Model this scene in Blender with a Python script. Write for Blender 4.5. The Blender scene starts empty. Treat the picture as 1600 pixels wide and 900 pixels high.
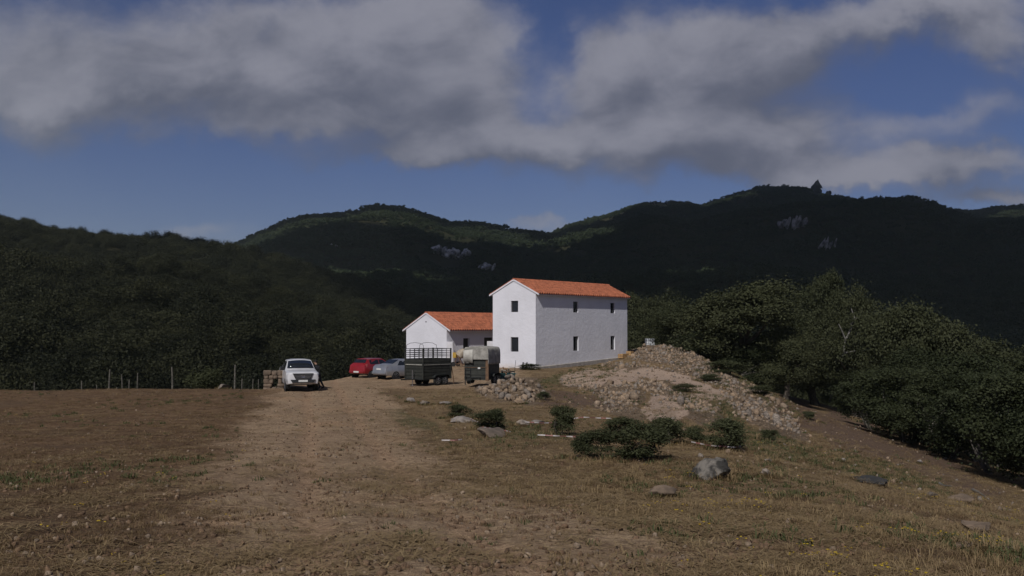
import bpy, bmesh, math, random
import numpy as np
from mathutils import Vector, Matrix, noise as mnoise

SC = bpy.context.scene
COL = SC.collection
RNG = np.random.default_rng(7)
random.seed(7)
R = math.radians

# ------------------------------------------------------------------ camera, sky, sun, exposure
CAM_Z = 3.6
PITCH = R(2.317)
F = 1556.0                       # focal length in photo pixels (1600 wide), 35 mm on a 36 mm sensor
cam_d = bpy.data.cameras.new("camera")
cam_d.lens = 35.0
cam_d.sensor_width = 36.0
cam_d.clip_start = 0.1
cam_d.clip_end = 20000.0
cam = bpy.data.objects.new("camera", cam_d)
COL.objects.link(cam)
cam.location = (0, 0, CAM_Z)
cam.rotation_euler = (math.pi / 2 + PITCH, 0, 0)
SC.camera = cam
SC.view_settings.view_transform = 'Standard'
SC.view_settings.look = 'None'
SC.view_settings.exposure = 0.0
SC.view_settings.gamma = 1.0
SC.view_settings.use_curve_mapping = False

SUN_EL = R(42.0)
SUN_HEAD = R(21.0)               # the light travels away from the camera, 21 degrees to the right
SUN_STRENGTH = 3.3
TRAVEL = Vector((math.sin(SUN_HEAD) * math.cos(SUN_EL), math.cos(SUN_HEAD) * math.cos(SUN_EL), -math.sin(SUN_EL)))
sun_d = bpy.data.lights.new("sun", 'SUN')
sun_d.energy = SUN_STRENGTH
sun_d.angle = R(0.5)
sun_d.color = (1.0, 0.965, 0.925)
sun = bpy.data.objects.new("sun", sun_d)
COL.objects.link(sun)
sun.rotation_euler = TRAVEL.to_track_quat('-Z', 'Y').to_euler()
sun.location = (-40, -80, 90)


def pix_dir(px, py):
    u = (px - 800.0) / F
    v = (450.0 - py) / F
    return u, math.cos(PITCH) - math.sin(PITCH) * v, math.sin(PITCH) + math.cos(PITCH) * v


def at(px, py, Y):
    u, dy, dz = pix_dir(px, py)
    s = Y / dy
    return Vector((u * s, Y, CAM_Z + dz * s))


def to_px(X, Y, Z):
    """World to photo pixels (arrays)."""
    dz = Z - CAM_Z
    c, s = math.cos(PITCH), math.sin(PITCH)
    depth = np.maximum(c * Y + s * dz, 0.05)
    up = -s * Y + c * dz
    return 800 + F * X / depth, 450 - F * up / depth


class NT:
    """Small helper to write node trees."""

    def __init__(self, tree):
        self.t = tree
        self.n = tree.nodes
        self.l = tree.links

    def new(self, kind, **kw):
        nd = self.n.new(kind)
        for k, v in kw.items():
            setattr(nd, k, v)
        return nd

    def put(self, sock, v):
        if isinstance(v, bpy.types.NodeSocket):
            self.l.new(v, sock)
        else:
            sock.default_value = v

    def math(self, op, a, b=0.0, c=None, clamp=False):
        nd = self.new('ShaderNodeMath', operation=op, use_clamp=clamp)
        self.put(nd.inputs[0], a)
        self.put(nd.inputs[1], b)
        if c is not None:
            self.put(nd.inputs[2], c)
        return nd.outputs[0]

    def vmath(self, op, a, b=(0, 0, 0), scale=None):
        nd = self.new('ShaderNodeVectorMath', operation=op)
        self.put(nd.inputs[0], a)
        self.put(nd.inputs[1], b)
        if scale is not None:
            self.put(nd.inputs['Scale'], scale)
        return nd.outputs['Value'] if op in ('DOT_PRODUCT', 'LENGTH') else nd.outputs[0]

    def noise(self, vec, scale, detail=4.0, rough=0.55, dist=0.0):
        nd = self.new('ShaderNodeTexNoise')
        if vec is not None:
            self.l.new(vec, nd.inputs['Vector'])
        nd.inputs['Scale'].default_value = scale
        nd.inputs['Detail'].default_value = detail
        nd.inputs['Roughness'].default_value = rough
        nd.inputs['Distortion'].default_value = dist
        return nd

    def ramp(self, fac, lo, hi, a=0.0, b=1.0):
        nd = self.new('ShaderNodeMapRange', interpolation_type='SMOOTHSTEP')
        self.put(nd.inputs['Value'], fac)
        nd.inputs['From Min'].default_value = lo
        nd.inputs['From Max'].default_value = hi
        nd.inputs['To Min'].default_value = a
        nd.inputs['To Max'].default_value = b
        return nd.outputs[0]

    def mix(self, fac, a, b):
        nd = self.new('ShaderNodeMix', data_type='RGBA')
        self.put(nd.inputs['Factor'], fac)
        for s, v in ((nd.inputs[6], a), (nd.inputs[7], b)):
            if isinstance(v, bpy.types.NodeSocket):
                self.l.new(v, s)
            else:
                s.default_value = (*v[:3], 1.0)
        return nd.outputs[2]

    def attr(self, name):
        nd = self.new('ShaderNodeAttribute', attribute_name=name)
        return nd.outputs['Fac']


def build_world():
    w = bpy.data.worlds.new("World")
    SC.world = w
    w.use_nodes = True
    w.node_tree.nodes.clear()
    t = NT(w.node_tree)
    out = t.new('ShaderNodeOutputWorld')
    bg = t.new('ShaderNodeBackground')
    bg.inputs['Strength'].default_value = 0.05
    t.l.new(bg.outputs[0], out.inputs['Surface'])
    sky = t.new('ShaderNodeTexSky', sky_type='NISHITA')
    sky.sun_disc = False
    sky.sun_elevation = SUN_EL
    sky.sun_rotation = SUN_HEAD + math.pi
    sky.altitude = 300.0
    sky.air_density = 1.0
    sky.dust_density = 0.6
    sky.ozone_density = 2.2
    tc = t.new('ShaderNodeTexCoord')
    d = tc.outputs['Generated']
    sep = t.new('ShaderNodeSeparateXYZ')
    t.l.new(d, sep.inputs[0])
    x, y, z = sep.outputs
    # a cloud deck: the direction meets a plane overhead, so the clouds shrink towards the horizon
    zz = t.math('MAXIMUM', t.math('ADD', z, 0.10), 0.03)
    pc = t.new('ShaderNodeCombineXYZ')
    t.put(pc.inputs[0], t.math('DIVIDE', x, zz))
    t.put(pc.inputs[1], t.math('DIVIDE', y, zz))
    deck = pc.outputs[0]
    # direction coordinates for the large banks (east-west and height over the northern horizon)
    yy = t.math('MAXIMUM', y, 0.05)
    gc = t.new('ShaderNodeCombineXYZ')
    t.put(gc.inputs[0], t.math('DIVIDE', x, yy))
    t.put(gc.inputs[1], t.math('DIVIDE', z, yy))
    g0 = gc.outputs[0]
    wn = t.noise(g0, 7.0, 5.0, 0.6)
    warp = t.vmath('SCALE', t.vmath('SUBTRACT', wn.outputs['Color'], (0.5, 0.5, 0.5)), scale=0.10)
    wn2 = t.noise(g0, 22.0, 4.0, 0.6)
    warp2 = t.vmath('SCALE', t.vmath('SUBTRACT', wn2.outputs['Color'], (0.5, 0.5, 0.5)), scale=0.035)
    g = t.vmath('ADD', t.vmath('ADD', g0, warp), warp2)

    BANKS = [  # photo px, py, radius x, radius y, weight
        (120, 60, 330, 95, .95), (90, 145, 230, 42, .7), (350, 120, 250, 65, .85), (610, 110, 170, 105, .95), (560, 30, 220, 60, .75), (740, 150, 90, 65, .65),
        (480, 205, 270, 28, .6), (600, 252, 170, 20, .6), (720, 240, 120, 26, .55), (900, 230, 140, 32, .75), (800, 205, 90, 34, .5),
        (1040, 205, 160, 44, .8), (1230, 215, 150, 48, 1.0), (1190, 262, 260, 18, .6), (960, 110, 95, 62, .8), (1090, 95, 170, 75, .95), (1060, 160, 140, 40, .5),
        (1320, 40, 250, 46, 1.0), (1210, 100, 130, 36, .55), (1480, 8, 150, 36, .7), (1560, 85, 90, 46, .9), (1540, 256, 130, 26, 1.0),
        (1380, 286, 190, 16, .75), (1570, 314, 110, 14, .95), (845, 347, 80, 14, .7), (1510, 185, 120, 36, .7), (60, 328, 60, 12, .3), (1000, 285, 260, 18, .35),
        (150, 330, 40, 10, .25), (290, 358, 60, 12, .35), (850, 75, 38, 100, -.6), (410, 55, 36, 22, -.4), (1430, 150, 70, 30, -.4), (1320, 165, 110, 40, .25),
        (150, 290, 420, 45, -.6), (1060, 318, 330, 16, -.3), (620, 312, 240, 24, -.4)]

    def cover(gv):
        total = None
        for (px, py, rx, ry, wt) in BANKS:
            u, dy, dz = pix_dir(px, py)
            e = t.vmath('MULTIPLY', t.vmath('SUBTRACT', gv, (u / dy, dz / dy, 0)), (F / rx, F / ry, 0))
            b = t.math('EXPONENT', t.math('MULTIPLY', t.vmath('DOT_PRODUCT', e, e), -0.9))
            total = t.math('MULTIPLY_ADD', b, wt, 0.0 if total is None else total)
        return total

    c = cover(g)

    def billow(v):
        a_ = t.noise(v, 3.6, 6.0, 0.52, 0.35)
        b_ = t.noise(v, 12.0, 8.0, 0.62, 0.5)
        return t.math('ADD', t.math('MULTIPLY', a_.outputs['Fac'], 0.72), t.math('MULTIPLY', b_.outputs['Fac'], 0.28))

    stretch = t.vmath('MULTIPLY', g0, (0.8, 1.35, 1.0))
    n1 = billow(stretch)
    n_up = billow(t.vmath('ADD', stretch, (-0.022, 0.034, 0)))
    n2 = t.noise(deck, 1.1, 6.0, 0.6)
    den = t.math('ADD', c, t.math('MULTIPLY', t.math('SUBTRACT', n1, 0.5), 2.3))
    # away from the northern sky the deck noise alone gives broken cloud
    north = t.ramp(y, 0.02, 0.3)
    den = t.math('ADD', t.math('MULTIPLY', den, north), t.math('MULTIPLY', t.math('SUBTRACT', 1.0, north), t.ramp(n2.outputs['Fac'], 0.42, 0.62)))
    alpha = t.math('MULTIPLY', t.ramp(den, 0.05, 1.05), 0.94)
    # the sunward side of each billow is a little lighter, the thick bases are greyer
    emboss = t.math('MULTIPLY', t.math('SUBTRACT', n1, n_up), 2.6)
    c_up = cover(t.vmath('ADD', g, (-0.01, 0.03, 0)))
    bank = t.math('MULTIPLY', t.math('SUBTRACT', c, c_up), 0.45)
    n3 = t.noise(stretch, 4.0, 3.0, 0.5, 0.3)
    lit = t.math('ADD', t.math('ADD', t.math('ADD', emboss, bank), t.math('MULTIPLY', n3.outputs['Fac'], 1.3)), -0.13)
    lit = t.ramp(lit, 0.08, 0.98)
    ccol = t.mix(lit, (2.15, 2.35, 3.2), (5.35, 5.4, 6.4))
    skyc = t.vmath('MULTIPLY', sky.outputs[0], (0.545, 0.56, 0.83))
    col = t.mix(alpha, skyc, ccol)
    t.l.new(col, bg.inputs['Color'])


build_world()

# ------------------------------------------------------------------ general helpers


def ss(x):
    x = np.clip(x, 0, 1)
    return x * x * (3 - 2 * x)


def _hash(ix, iy, seed):
    h = (ix.astype(np.int64) * 374761393 + iy.astype(np.int64) * 668265263 + seed * 974634777) & 0xFFFFFFFF
    h = ((h ^ (h >> 13)) * 1274126177) & 0xFFFFFFFF
    h = h ^ (h >> 16)
    return (h & 0xFFFFFF) / float(0xFFFFFF)


def vnoise(x, y, seed=0):
    x = np.asarray(x, float)
    y = np.asarray(y, float)
    ix, iy = np.floor(x), np.floor(y)
    fx, fy = x - ix, y - iy
    fx, fy = fx * fx * (3 - 2 * fx), fy * fy * (3 - 2 * fy)
    a, b = _hash(ix, iy, seed), _hash(ix + 1, iy, seed)
    c, d = _hash(ix, iy + 1, seed), _hash(ix + 1, iy + 1, seed)
    return (a + (b - a) * fx) + ((c + (d - c) * fx) - (a + (b - a) * fx)) * fy - 0.5


def fbm(x, y, seed=0, oct=4, gain=0.5):
    s, amp = 0.0, 1.0
    for k in range(oct):
        s = s + amp * vnoise(x, y, seed + 11 * k)
        x, y, amp = x * 2.03 + 5.1, y * 2.03 + 1.7, amp * gain
    return s


def tag(o, label=None, cat=None, group=None, kind=None):
    if label:
        o["label"] = label
    if cat:
        o["category"] = cat
    if group:
        o["group"] = group
    if kind:
        o["kind"] = kind
    return o


def link(o, parent=None):
    COL.objects.link(o)
    if parent is not None:
        o.parent = parent
    return o


def empty(name, loc, rz=0.0, label=None, cat=None, group=None):
    o = bpy.data.objects.new(name, None)
    o.empty_display_size = 0.3
    o.location = loc
    o.rotation_euler = (0, 0, rz)
    COL.objects.link(o)
    return tag(o, label, cat, group)


def np_mesh(name, verts, faces, mats=(), smooth=False):
    """verts (n,3), faces (m,k) arrays."""
    verts = np.asarray(verts, np.float32)
    faces = np.asarray(faces, np.int32)
    me = bpy.data.meshes.new(name)
    m, k = faces.shape
    me.vertices.add(len(verts))
    me.vertices.foreach_set("co", verts.ravel())
    me.loops.add(m * k)
    me.loops.foreach_set("vertex_index", faces.ravel())
    me.polygons.add(m)
    me.polygons.foreach_set("loop_start", np.arange(0, m * k, k, dtype=np.int32))
    if smooth:
        me.polygons.foreach_set("use_smooth", np.ones(m, bool))
    me.update(calc_edges=True)
    for a in mats:
        me.materials.append(a)
    return me


class MB:
    """Collects shapes into ONE mesh."""

    def __init__(self):
        self.v, self.f, self.m = [], [], []

    def add(self, vs, fs, mi=0):
        b = len(self.v)
        self.v += [tuple(p) for p in vs]
        self.f += [tuple(b + i for i in f) for f in fs]
        self.m += [mi] * len(fs)

    def box(self, x0, x1, y0, y1, z0, z1, mi=0):
        self.add([(x0, y0, z0), (x1, y0, z0), (x1, y1, z0), (x0, y1, z0), (x0, y0, z1), (x1, y0, z1), (x1, y1, z1), (x0, y1, z1)],
                 [(0, 3, 2, 1), (4, 5, 6, 7), (0, 1, 5, 4), (1, 2, 6, 5), (2, 3, 7, 6), (3, 0, 4, 7)], mi)

    def tube(self, pts, radii, n=8, mi=0, cap=True):
        pts = [Vector(p) for p in pts]
        if not hasattr(radii, '__len__'):
            radii = [radii] * len(pts)
        rings = []
        up = None
        for i, p in enumerate(pts):
            d = (pts[min(i + 1, len(pts) - 1)] - pts[max(i - 1, 0)]).normalized()
            if up is None:
                up = Vector((0, 0, 1)) if abs(d.z) < 0.9 else Vector((1, 0, 0))
            a = d.cross(up)
            if a.length < 1e-5:
                a = d.orthogonal()
            a.normalize()
            b = a.cross(d).normalized()
            up = b
            rings.append([p + (a * math.cos(2 * math.pi * k / n) + b * math.sin(2 * math.pi * k / n)) * radii[i] for k in range(n)])
        vs = [q for r in rings for q in r]
        fs = []
        for i in range(len(rings) - 1):
            for k in range(n):
                k2 = (k + 1) % n
                fs.append((i * n + k, i * n + k2, (i + 1) * n + k2, (i + 1) * n + k))
        if cap:
            fs.append(tuple(range(n))[::-1])
            fs.append(tuple((len(rings) - 1) * n + k for k in range(n)))
        self.add(vs, fs, mi)

    def lathe(self, prof, n=20, axis='z', origin=(0, 0, 0), mi=0):
        """prof: list of (radius, height)."""
        vs, fs = [], []
        for (r, h) in prof:
            for k in range(n):
                a = 2 * math.pi * k / n
                c, s = r * math.cos(a), r * math.sin(a)
                p = {'z': (c, s, h), 'y': (c, h, s), 'x': (h, c, s)}[axis]
                vs.append((p[0] + origin[0], p[1] + origin[1], p[2] + origin[2]))
        for i in range(len(prof) - 1):
            for k in range(n):
                k2 = (k + 1) % n
                fs.append((i * n + k, i * n + k2, (i + 1) * n + k2, (i + 1) * n + k))
        fs.append(tuple(range(n)))
        fs.append(tuple((len(prof) - 1) * n + k for k in range(n)))
        self.add(vs, fs, mi)

    def panel(self, c, inset=0.0, off=0.006, thick=0.012, mi=0):
        """A thin plate laid on the quad c (four corners, anticlockwise seen from outside)."""
        c = [Vector(p) for p in c]
        mid = sum(c, Vector()) / 4
        n = (c[2] - c[0]).cross(c[3] - c[1]).normalized()
        q = [p + (mid - p).normalized() * min(inset * 1.41, (mid - p).length * .8) for p in c]
        top = [p + n * off for p in q]
        bot = [p + n * (off - thick) for p in q]
        self.add(top + bot, [(0, 1, 2, 3), (7, 6, 5, 4), (0, 4, 5, 1), (1, 5, 6, 2), (2, 6, 7, 3), (3, 7, 4, 0)], mi)

    def build(self, name, mats, parent=None, bevel=0.0, smooth=None, recalc=True, loc=None):
        me = bpy.data.meshes.new(name)
        bm = bmesh.new()
        vv = [bm.verts.new(p) for p in self.v]
        bm.verts.ensure_lookup_table()
        for f, mi in zip(self.f, self.m):
            try:
                fc = bm.faces.new([vv[i] for i in f])
                fc.material_index = mi
            except ValueError:
                pass
        if recalc:
            bmesh.ops.recalc_face_normals(bm, faces=bm.faces)
        if bevel > 0:
            ed = [e for e in bm.edges if len(e.link_faces) == 2 and e.calc_face_angle(0) > R(35)]
            bmesh.ops.bevel(bm, geom=ed, offset=bevel, segments=2, affect='EDGES', profile=0.6, clamp_overlap=True)
        if smooth is not None:
            for fc in bm.faces:
                fc.smooth = True
            for e in bm.edges:
                e.smooth = not (len(e.link_faces) == 2 and e.calc_face_angle(0) > R(smooth))
        bm.to_mesh(me)
        bm.free()
        for a in (mats if isinstance(mats, (list, tuple)) else [mats]):
            me.materials.append(a)
        o = bpy.data.objects.new(name, me)
        if loc is not None:
            o.location = loc
        return link(o, parent)


def copy_tree(o, parent=None):
    c = o.copy()
    COL.objects.link(c)
    if parent is not None:
        c.parent = parent
    for ch in list(o.children):
        copy_tree(ch, c)
    return c


# ------------------------------------------------------------------ materials

MATS = {}


def mat(name, c1, c2=None, scale=6.0, rough=0.8, spec=0.3, metal=0.0, bump=0.0, bscale=None, detail=5.0, coat=0.0, bdist=0.02, contrast=(0.35, 0.65), rand=0.0):
    m = bpy.data.materials.new(name)
    m.use_nodes = True
    t = NT(m.node_tree)
    b = t.n['Principled BSDF']
    b.inputs['Roughness'].default_value = rough
    b.inputs['Specular IOR Level'].default_value = spec
    b.inputs['Metallic'].default_value = metal
    b.inputs['Coat Weight'].default_value = coat
    tc = t.new('ShaderNodeTexCoord')
    obj = tc.outputs['Object']
    if c2 is None:
        c2 = tuple(0.8 * v for v in c1)
    nz = t.noise(obj, scale, detail)
    col = t.mix(t.ramp(nz.outputs['Fac'], *contrast), c1, c2)
    if rand > 0:
        oi = t.new('ShaderNodeObjectInfo')
        k = t.math('MULTIPLY_ADD', oi.outputs['Random'], 2 * rand, 1 - rand)
        col = t.vmath('SCALE', col, scale=k)
    t.l.new(col, b.inputs['Base Color'])
    if bump > 0:
        bn = t.new('ShaderNodeBump')
        bn.inputs['Strength'].default_value = bump
        bn.inputs['Distance'].default_value = bdist
        n2 = t.noise(obj, bscale or scale * 3, 5.0, 0.6)
        t.l.new(n2.outputs['Fac'], bn.inputs['Height'])
        t.l.new(bn.outputs[0], b.inputs['Normal'])
    MATS[name] = m
    return m


def leaf_mat(name, ca, cb, trans=0.18, patch=0.35):
    """Foliage: the leaf colour differs from tree to tree and from twig to twig."""
    m = bpy.data.materials.new(name)
    m.use_nodes = True
    t = NT(m.node_tree)
    t.n.clear()
    out = t.new('ShaderNodeOutputMaterial')
    tc = t.new('ShaderNodeTexCoord')
    oi = t.new('ShaderNodeObjectInfo')
    nz = t.noise(tc.outputs['Object'], patch, 3.0)
    nf = t.noise(tc.outputs['Object'], 3.5, 2.0)
    f = t.math('ADD', t.math('MULTIPLY', oi.outputs['Random'], 0.72), t.math('MULTIPLY', t.ramp(nz.outputs['Fac'], .3, .7), 0.22))
    f = t.math('ADD', f, t.math('MULTIPLY', nf.outputs['Fac'], 0.16), clamp=True)
    col = t.mix(f, ca, cb)
    p = t.new('ShaderNodeBsdfPrincipled')
    p.inputs['Roughness'].default_value = 0.65
    p.inputs['Specular IOR Level'].default_value = 0.12
    t.l.new(col, p.inputs['Base Color'])
    tr = t.new('ShaderNodeBsdfTranslucent')
    t.l.new(t.vmath('MULTIPLY', col, (1.0, 1.1, 0.6)), tr.inputs['Color'])
    mx = t.new('ShaderNodeMixShader')
    mx.inputs[0].default_value = trans
    t.l.new(p.outputs[0], mx.inputs[1])
    t.l.new(tr.outputs[0], mx.inputs[2])
    t.l.new(mx.outputs[0], out.inputs['Surface'])
    MATS[name] = m
    return m


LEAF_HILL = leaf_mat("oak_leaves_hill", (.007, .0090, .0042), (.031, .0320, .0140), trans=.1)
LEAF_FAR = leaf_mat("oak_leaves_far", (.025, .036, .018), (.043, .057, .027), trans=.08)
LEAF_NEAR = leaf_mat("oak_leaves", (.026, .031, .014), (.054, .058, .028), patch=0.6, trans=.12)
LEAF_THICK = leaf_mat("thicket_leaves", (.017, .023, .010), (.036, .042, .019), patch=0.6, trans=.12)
LEAF_BUSH = leaf_mat("olive_leaves", (.036, .041, .019), (.072, .078, .038), patch=1.5)
BARK = mat("bark", (.09, .075, .06), (.035, .03, .025), scale=5, rough=.95, bump=.6)
BARK_PALE = mat("pale_bark", (.15, .135, .115), (.07, .063, .053), scale=5, rough=.95, bump=.5)
STONE_TAN = mat("tan_stone", (.25, .185, .13), (.15, .115, .083), scale=3, rough=.95, bump=.5, rand=.32)
STONE_OCHRE = mat("ochre_stone", (.26, .187, .122), (.16, .115, .080), scale=3, rough=.95, bump=.5, rand=.3)
STONE_GREY = mat("grey_stone", (.235, .195, .160), (.12, .102, .086), scale=4, rough=.95, bump=.6, rand=.25)
STONE_PALE = mat("pale_stone", (.25, .22, .195), (.15, .13, .118), scale=4, rough=.95, bump=.5, rand=.2)
STONE_BROWN = mat("brown_stone", (.17, .125, .09), (.10, .075, .055), scale=3, rough=.95, bump=.6)
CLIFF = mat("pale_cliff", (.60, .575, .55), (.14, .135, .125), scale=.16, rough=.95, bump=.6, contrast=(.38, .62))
CLIFF_RIGHT = mat("shaded_cliff", (.36, .33, .32), (.09, .09, .083), scale=.16, rough=.95, bump=.6, contrast=(.38, .62))  # darker copy of the pale cliff; its shade is put into the colour
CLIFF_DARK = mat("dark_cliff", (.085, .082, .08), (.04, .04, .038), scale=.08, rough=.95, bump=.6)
WOOD_GREY = mat("weathered_wood", (.30, .27, .23), (.16, .14, .12), scale=8, rough=.9, bump=.3)
TYRE = mat("tyre_rubber", (.018, .018, .018), rough=.85, scale=12)
DARK = mat("black_plastic", (.016, .016, .018), rough=.55, scale=12)
GLASS = mat("dark_glass", (.014, .017, .022), rough=.08, spec=.6, scale=2)
CHROME = mat("bright_metal", (.6, .6, .62), rough=.25, metal=1.0, scale=9)
RIM = mat("alloy_rim", (.30, .30, .31), rough=.4, metal=.8, scale=9)
LENS = mat("lamp_lens", (.62, .64, .68), (.45, .47, .5), rough=.1, spec=.7, scale=9)
LENS_RED = mat("red_lens", (.16, .012, .014), (.10, .008, .01), rough=.15, spec=.6, scale=9)
WHITE_PAINT = mat("white_paint", (.58, .58, .60), (.50, .50, .51), rough=.3, spec=.5, coat=.4, scale=2)
RED_PAINT = mat("red_paint", (.23, .010, .014), (.19, .009, .012), rough=.3, spec=.5, coat=.5, scale=2)
SILVER_PAINT = mat("silver_paint", (.33, .34, .37), (.27, .28, .31), rough=.32, metal=.55, coat=.4, scale=2)
PLATE = mat("number_plate", (.62, .62, .60), (.50, .50, .48), rough=.4, scale=20)

# ------------------------------------------------------------------ the lie of the land


def ground_z(X, Y, detail=True):
    X = np.asarray(X, float)
    Y = np.asarray(Y, float)
    z = 1.7 * np.exp(-(np.maximum(Y, 0) / 20.0) ** 2)
    s = X - (4 + 0.1 * np.clip(Y, 0, 140))
    dr = 0.125 * (s + np.sqrt(s * s + 4))
    z = z - 16 * np.tanh(dr / 16)
    # the edge of the plateau
    ye = 60 + 18 * ss((X + 15.0) / 3.5) + 32 * ss((X + 8) / 4)
    ye = ye + 2.0 * vnoise(X / 7.0, X * 0 + 3, 5)
    e = (Y - ye)
    d2 = 0.17 * (e + np.sqrt(e * e + 2))
    z = z - 16 * np.tanh(np.maximum(d2 - 0.05, 0) / 16)
    # spoil heap and the terrace the house stands on
    M = 2.2 * np.exp(-((X - 15.3) / 4.6) ** 2) * ss((Y - 46) / 42) * (1 - ss((Y - 97) / 16))
    z = z + M
    z = z + 0.38 * ss((X + 10) / 3) * ss((Y - 68) / 9) * (1 - ss((X - 9) / 6)) * (1 - ss((Y - 106) / 8))
    # heap of rubble by the canvas trailer
    z = z + 0.75 * np.exp(-((X - 0.35) / 1.45) ** 2 - ((Y - 53.2) / 1.5) ** 2)
    # gravel heap
    z = z + 0.45 * np.exp(-((X - 6.6) / 2.4) ** 2 - ((Y - 66) / 5) ** 2)
    if detail:
        near = np.exp(-np.maximum(Y, 0) / 160.0)
        z = z + near * (0.22 * fbm(X / 9.0, Y / 9.0, 3, 3) + 0.06 * fbm(X / 1.3, Y / 1.3, 9, 3))
        rub = rubble_mask(X, Y, z)
        z = z + rub * 0.35 * np.maximum(fbm(X / 1.1, Y / 1.6, 21, 4), -0.2)
        tr = track_mask(X, Y)
        c = X - track_c(Y)
        z = z - tr * (0.05 * np.exp(-((c - 0.95) / 0.3) ** 2) + 0.05 * np.exp(-((c + 0.95) / 0.3) ** 2)) + (1 - tr) * near * 0.03
        z = z + near * 0.055 * fbm(X / 0.30, Y / 0.30, 31, 3)
    return z


def track_c(Y):
    return -0.9 - 0.205 * (np.asarray(Y, float) - 9)


def track_mask(X, Y):
    c = np.abs(X - track_c(Y) + 0.5 * fbm(np.asarray(Y) / 6.0, np.asarray(Y) * 0, 41, 2)) + 1.3 * fbm(X / 1.7, Y / 2.6, 43, 4)
    hw = 2.5 + 0.010 * np.clip(Y, 0, 60)
    m = 1 - ss((c - hw + 1.2) / 2.6)
    # bare yard in front of the house
    y = ss((Y - 57) / 5) * ss((X + 16) / 3) * (1 - ss((X + 1 + 2 * fbm(X / 3, Y / 3, 44, 2)) / 3))
    return np.maximum(m, 0.75 * y)


def _blobs(px, py, L):
    m = np.zeros(np.shape(px))
    for (cx, cy, rx, ry, a) in L:
        c, s = math.cos(R(a)), math.sin(R(a))
        dx, dy = px - cx, py - cy
        q = ((c * dx + s * dy) / rx) ** 2 + ((-s * dx + c * dy) / ry) ** 2
        m = np.maximum(m, 1 - ss((np.sqrt(q) - 0.75) / 0.5))
    return m


RUBBLE = [(800, 610, 58, 20, 8), (962, 611, 38, 17, 8), (972, 641, 38, 13, 10), (1028, 548, 66, 19, 6), (1075, 572, 55, 14, 28),
          (1118, 583, 50, 9, 33), (1192, 645, 75, 26, 33), (1090, 645, 40, 18, 20), (1010, 578, 70, 8, 8), (1040, 615, 50, 12, 25), (910, 598, 30, 10, 10)]
GRAVEL = [(942, 589, 62, 15, -3), (1035, 641, 38, 19, 15), (1066, 600, 68, 12, 21), (1010, 583, 60, 6, 8)]
GREEN = [(905, 588, 75, 12, -10), (1085, 625, 48, 20, 25), (1130, 640, 40, 18, 30), (1090, 580, 60, 10, 28), (1165, 606, 75, 12, 33), (1230, 640, 40, 12, 33), (1230, 705, 120, 22, 18), (1160, 690, 60, 14, 5),
         (800, 668, 60, 10, 10), (840, 680, 40, 9, 0), (1390, 745, 120, 20, 20), (640, 655, 60, 12, 30)]
REDSOIL = [(1330, 680, 120, 22, 27), (1460, 730, 110, 18, 24), (905, 628, 60, 12, 6), (1250, 655, 40, 10, 30)]


def rubble_mask(X, Y, Z):
    px, py = to_px(X, Y, Z)
    return _blobs(px, py, RUBBLE) * (np.asarray(Y) > 35)


def gz(x, y):
    return float(ground_z(np.array([x]), np.array([y]))[0])


def on_ground(px, py, y0=6.0, y1=125.0):
    """Where the ground lies that the photo shows at this pixel."""
    Y = np.concatenate([np.arange(y0, 40, 0.05), np.arange(40, y1, 0.1)])
    u, dy, dz = pix_dir(px, py)
    X = u / dy * Y
    ray = CAM_Z + dz / dy * Y
    g = ground_z(X, Y)
    k = np.argmax(g > ray)
    if not (g > ray).any():
        k = int(np.argmin(np.abs(g - ray)))
    return Vector((X[k], Y[k], g[k]))


def build_ground():
    rows = [-30.0]
    while rows[-1] < 7000:
        y = rows[-1]
        rows.append(y + max(0.08, 0.0115 * abs(y) if y < 140 else 0.03 * y) if y > 4 else y + 0.7)
    rows = np.array(rows)
    nc = 560
    t = np.linspace(-1, 1, nc)
    t = np.sign(t) * (0.55 * np.abs(t) + 0.45 * np.abs(t) ** 3)
    Yg = np.repeat(rows[:, None], nc, 1)
    Xg = t[None, :] * (14 + 1.15 * np.maximum(Yg, 0))
    Zg = ground_z(Xg, Yg)
    far = Yg > 150
    Zg = np.where(far, np.maximum(np.minimum(Zg, -10), -30), Zg)
    nr = len(rows)
    idx = np.arange(nr * nc).reshape(nr, nc)
    faces = np.stack([idx[:-1, :-1], idx[:-1, 1:], idx[1:, 1:], idx[1:, :-1]], -1).reshape(-1, 4)
    V = np.stack([Xg, Yg, Zg], -1).reshape(-1, 3)
    me = np_mesh("ground", V, faces, [ground_material()], smooth=True)
    px, py = to_px(V[:, 0], V[:, 1], V[:, 2])
    ok = V[:, 1] > 5
    far_ok = ok & (V[:, 1] > 30) & (V[:, 1] < 130)
    wx = 30 * fbm(px / 40, py / 18, 51, 3)
    wy = 10 * fbm(px / 40, py / 18, 52, 3)
    for nm, val in (("track", track_mask(V[:, 0], V[:, 1])), ("rubble", _blobs(px + wx, py + wy, RUBBLE) * far_ok), ("gravel", _blobs(px + wx, py + wy, GRAVEL) * far_ok),
                    ("rut", track_mask(V[:, 0], V[:, 1]) * (np.exp(-((np.abs(V[:, 0] - track_c(V[:, 1]) + .35 * fbm(V[:, 1] / 7, V[:, 1] * 0, 55, 2)) - .95) / .33) ** 2))), ("green", _blobs(px + wx, py + wy, GREEN) * ok), ("redsoil", _blobs(px + wx, py + wy, REDSOIL) * ok)):
        a = me.attributes.new(nm, 'FLOAT', 'POINT')
        a.data.foreach_set("value", np.asarray(val, np.float32))
    o = bpy.data.objects.new("ground", me)
    return tag(link(o), kind="structure")


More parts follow.
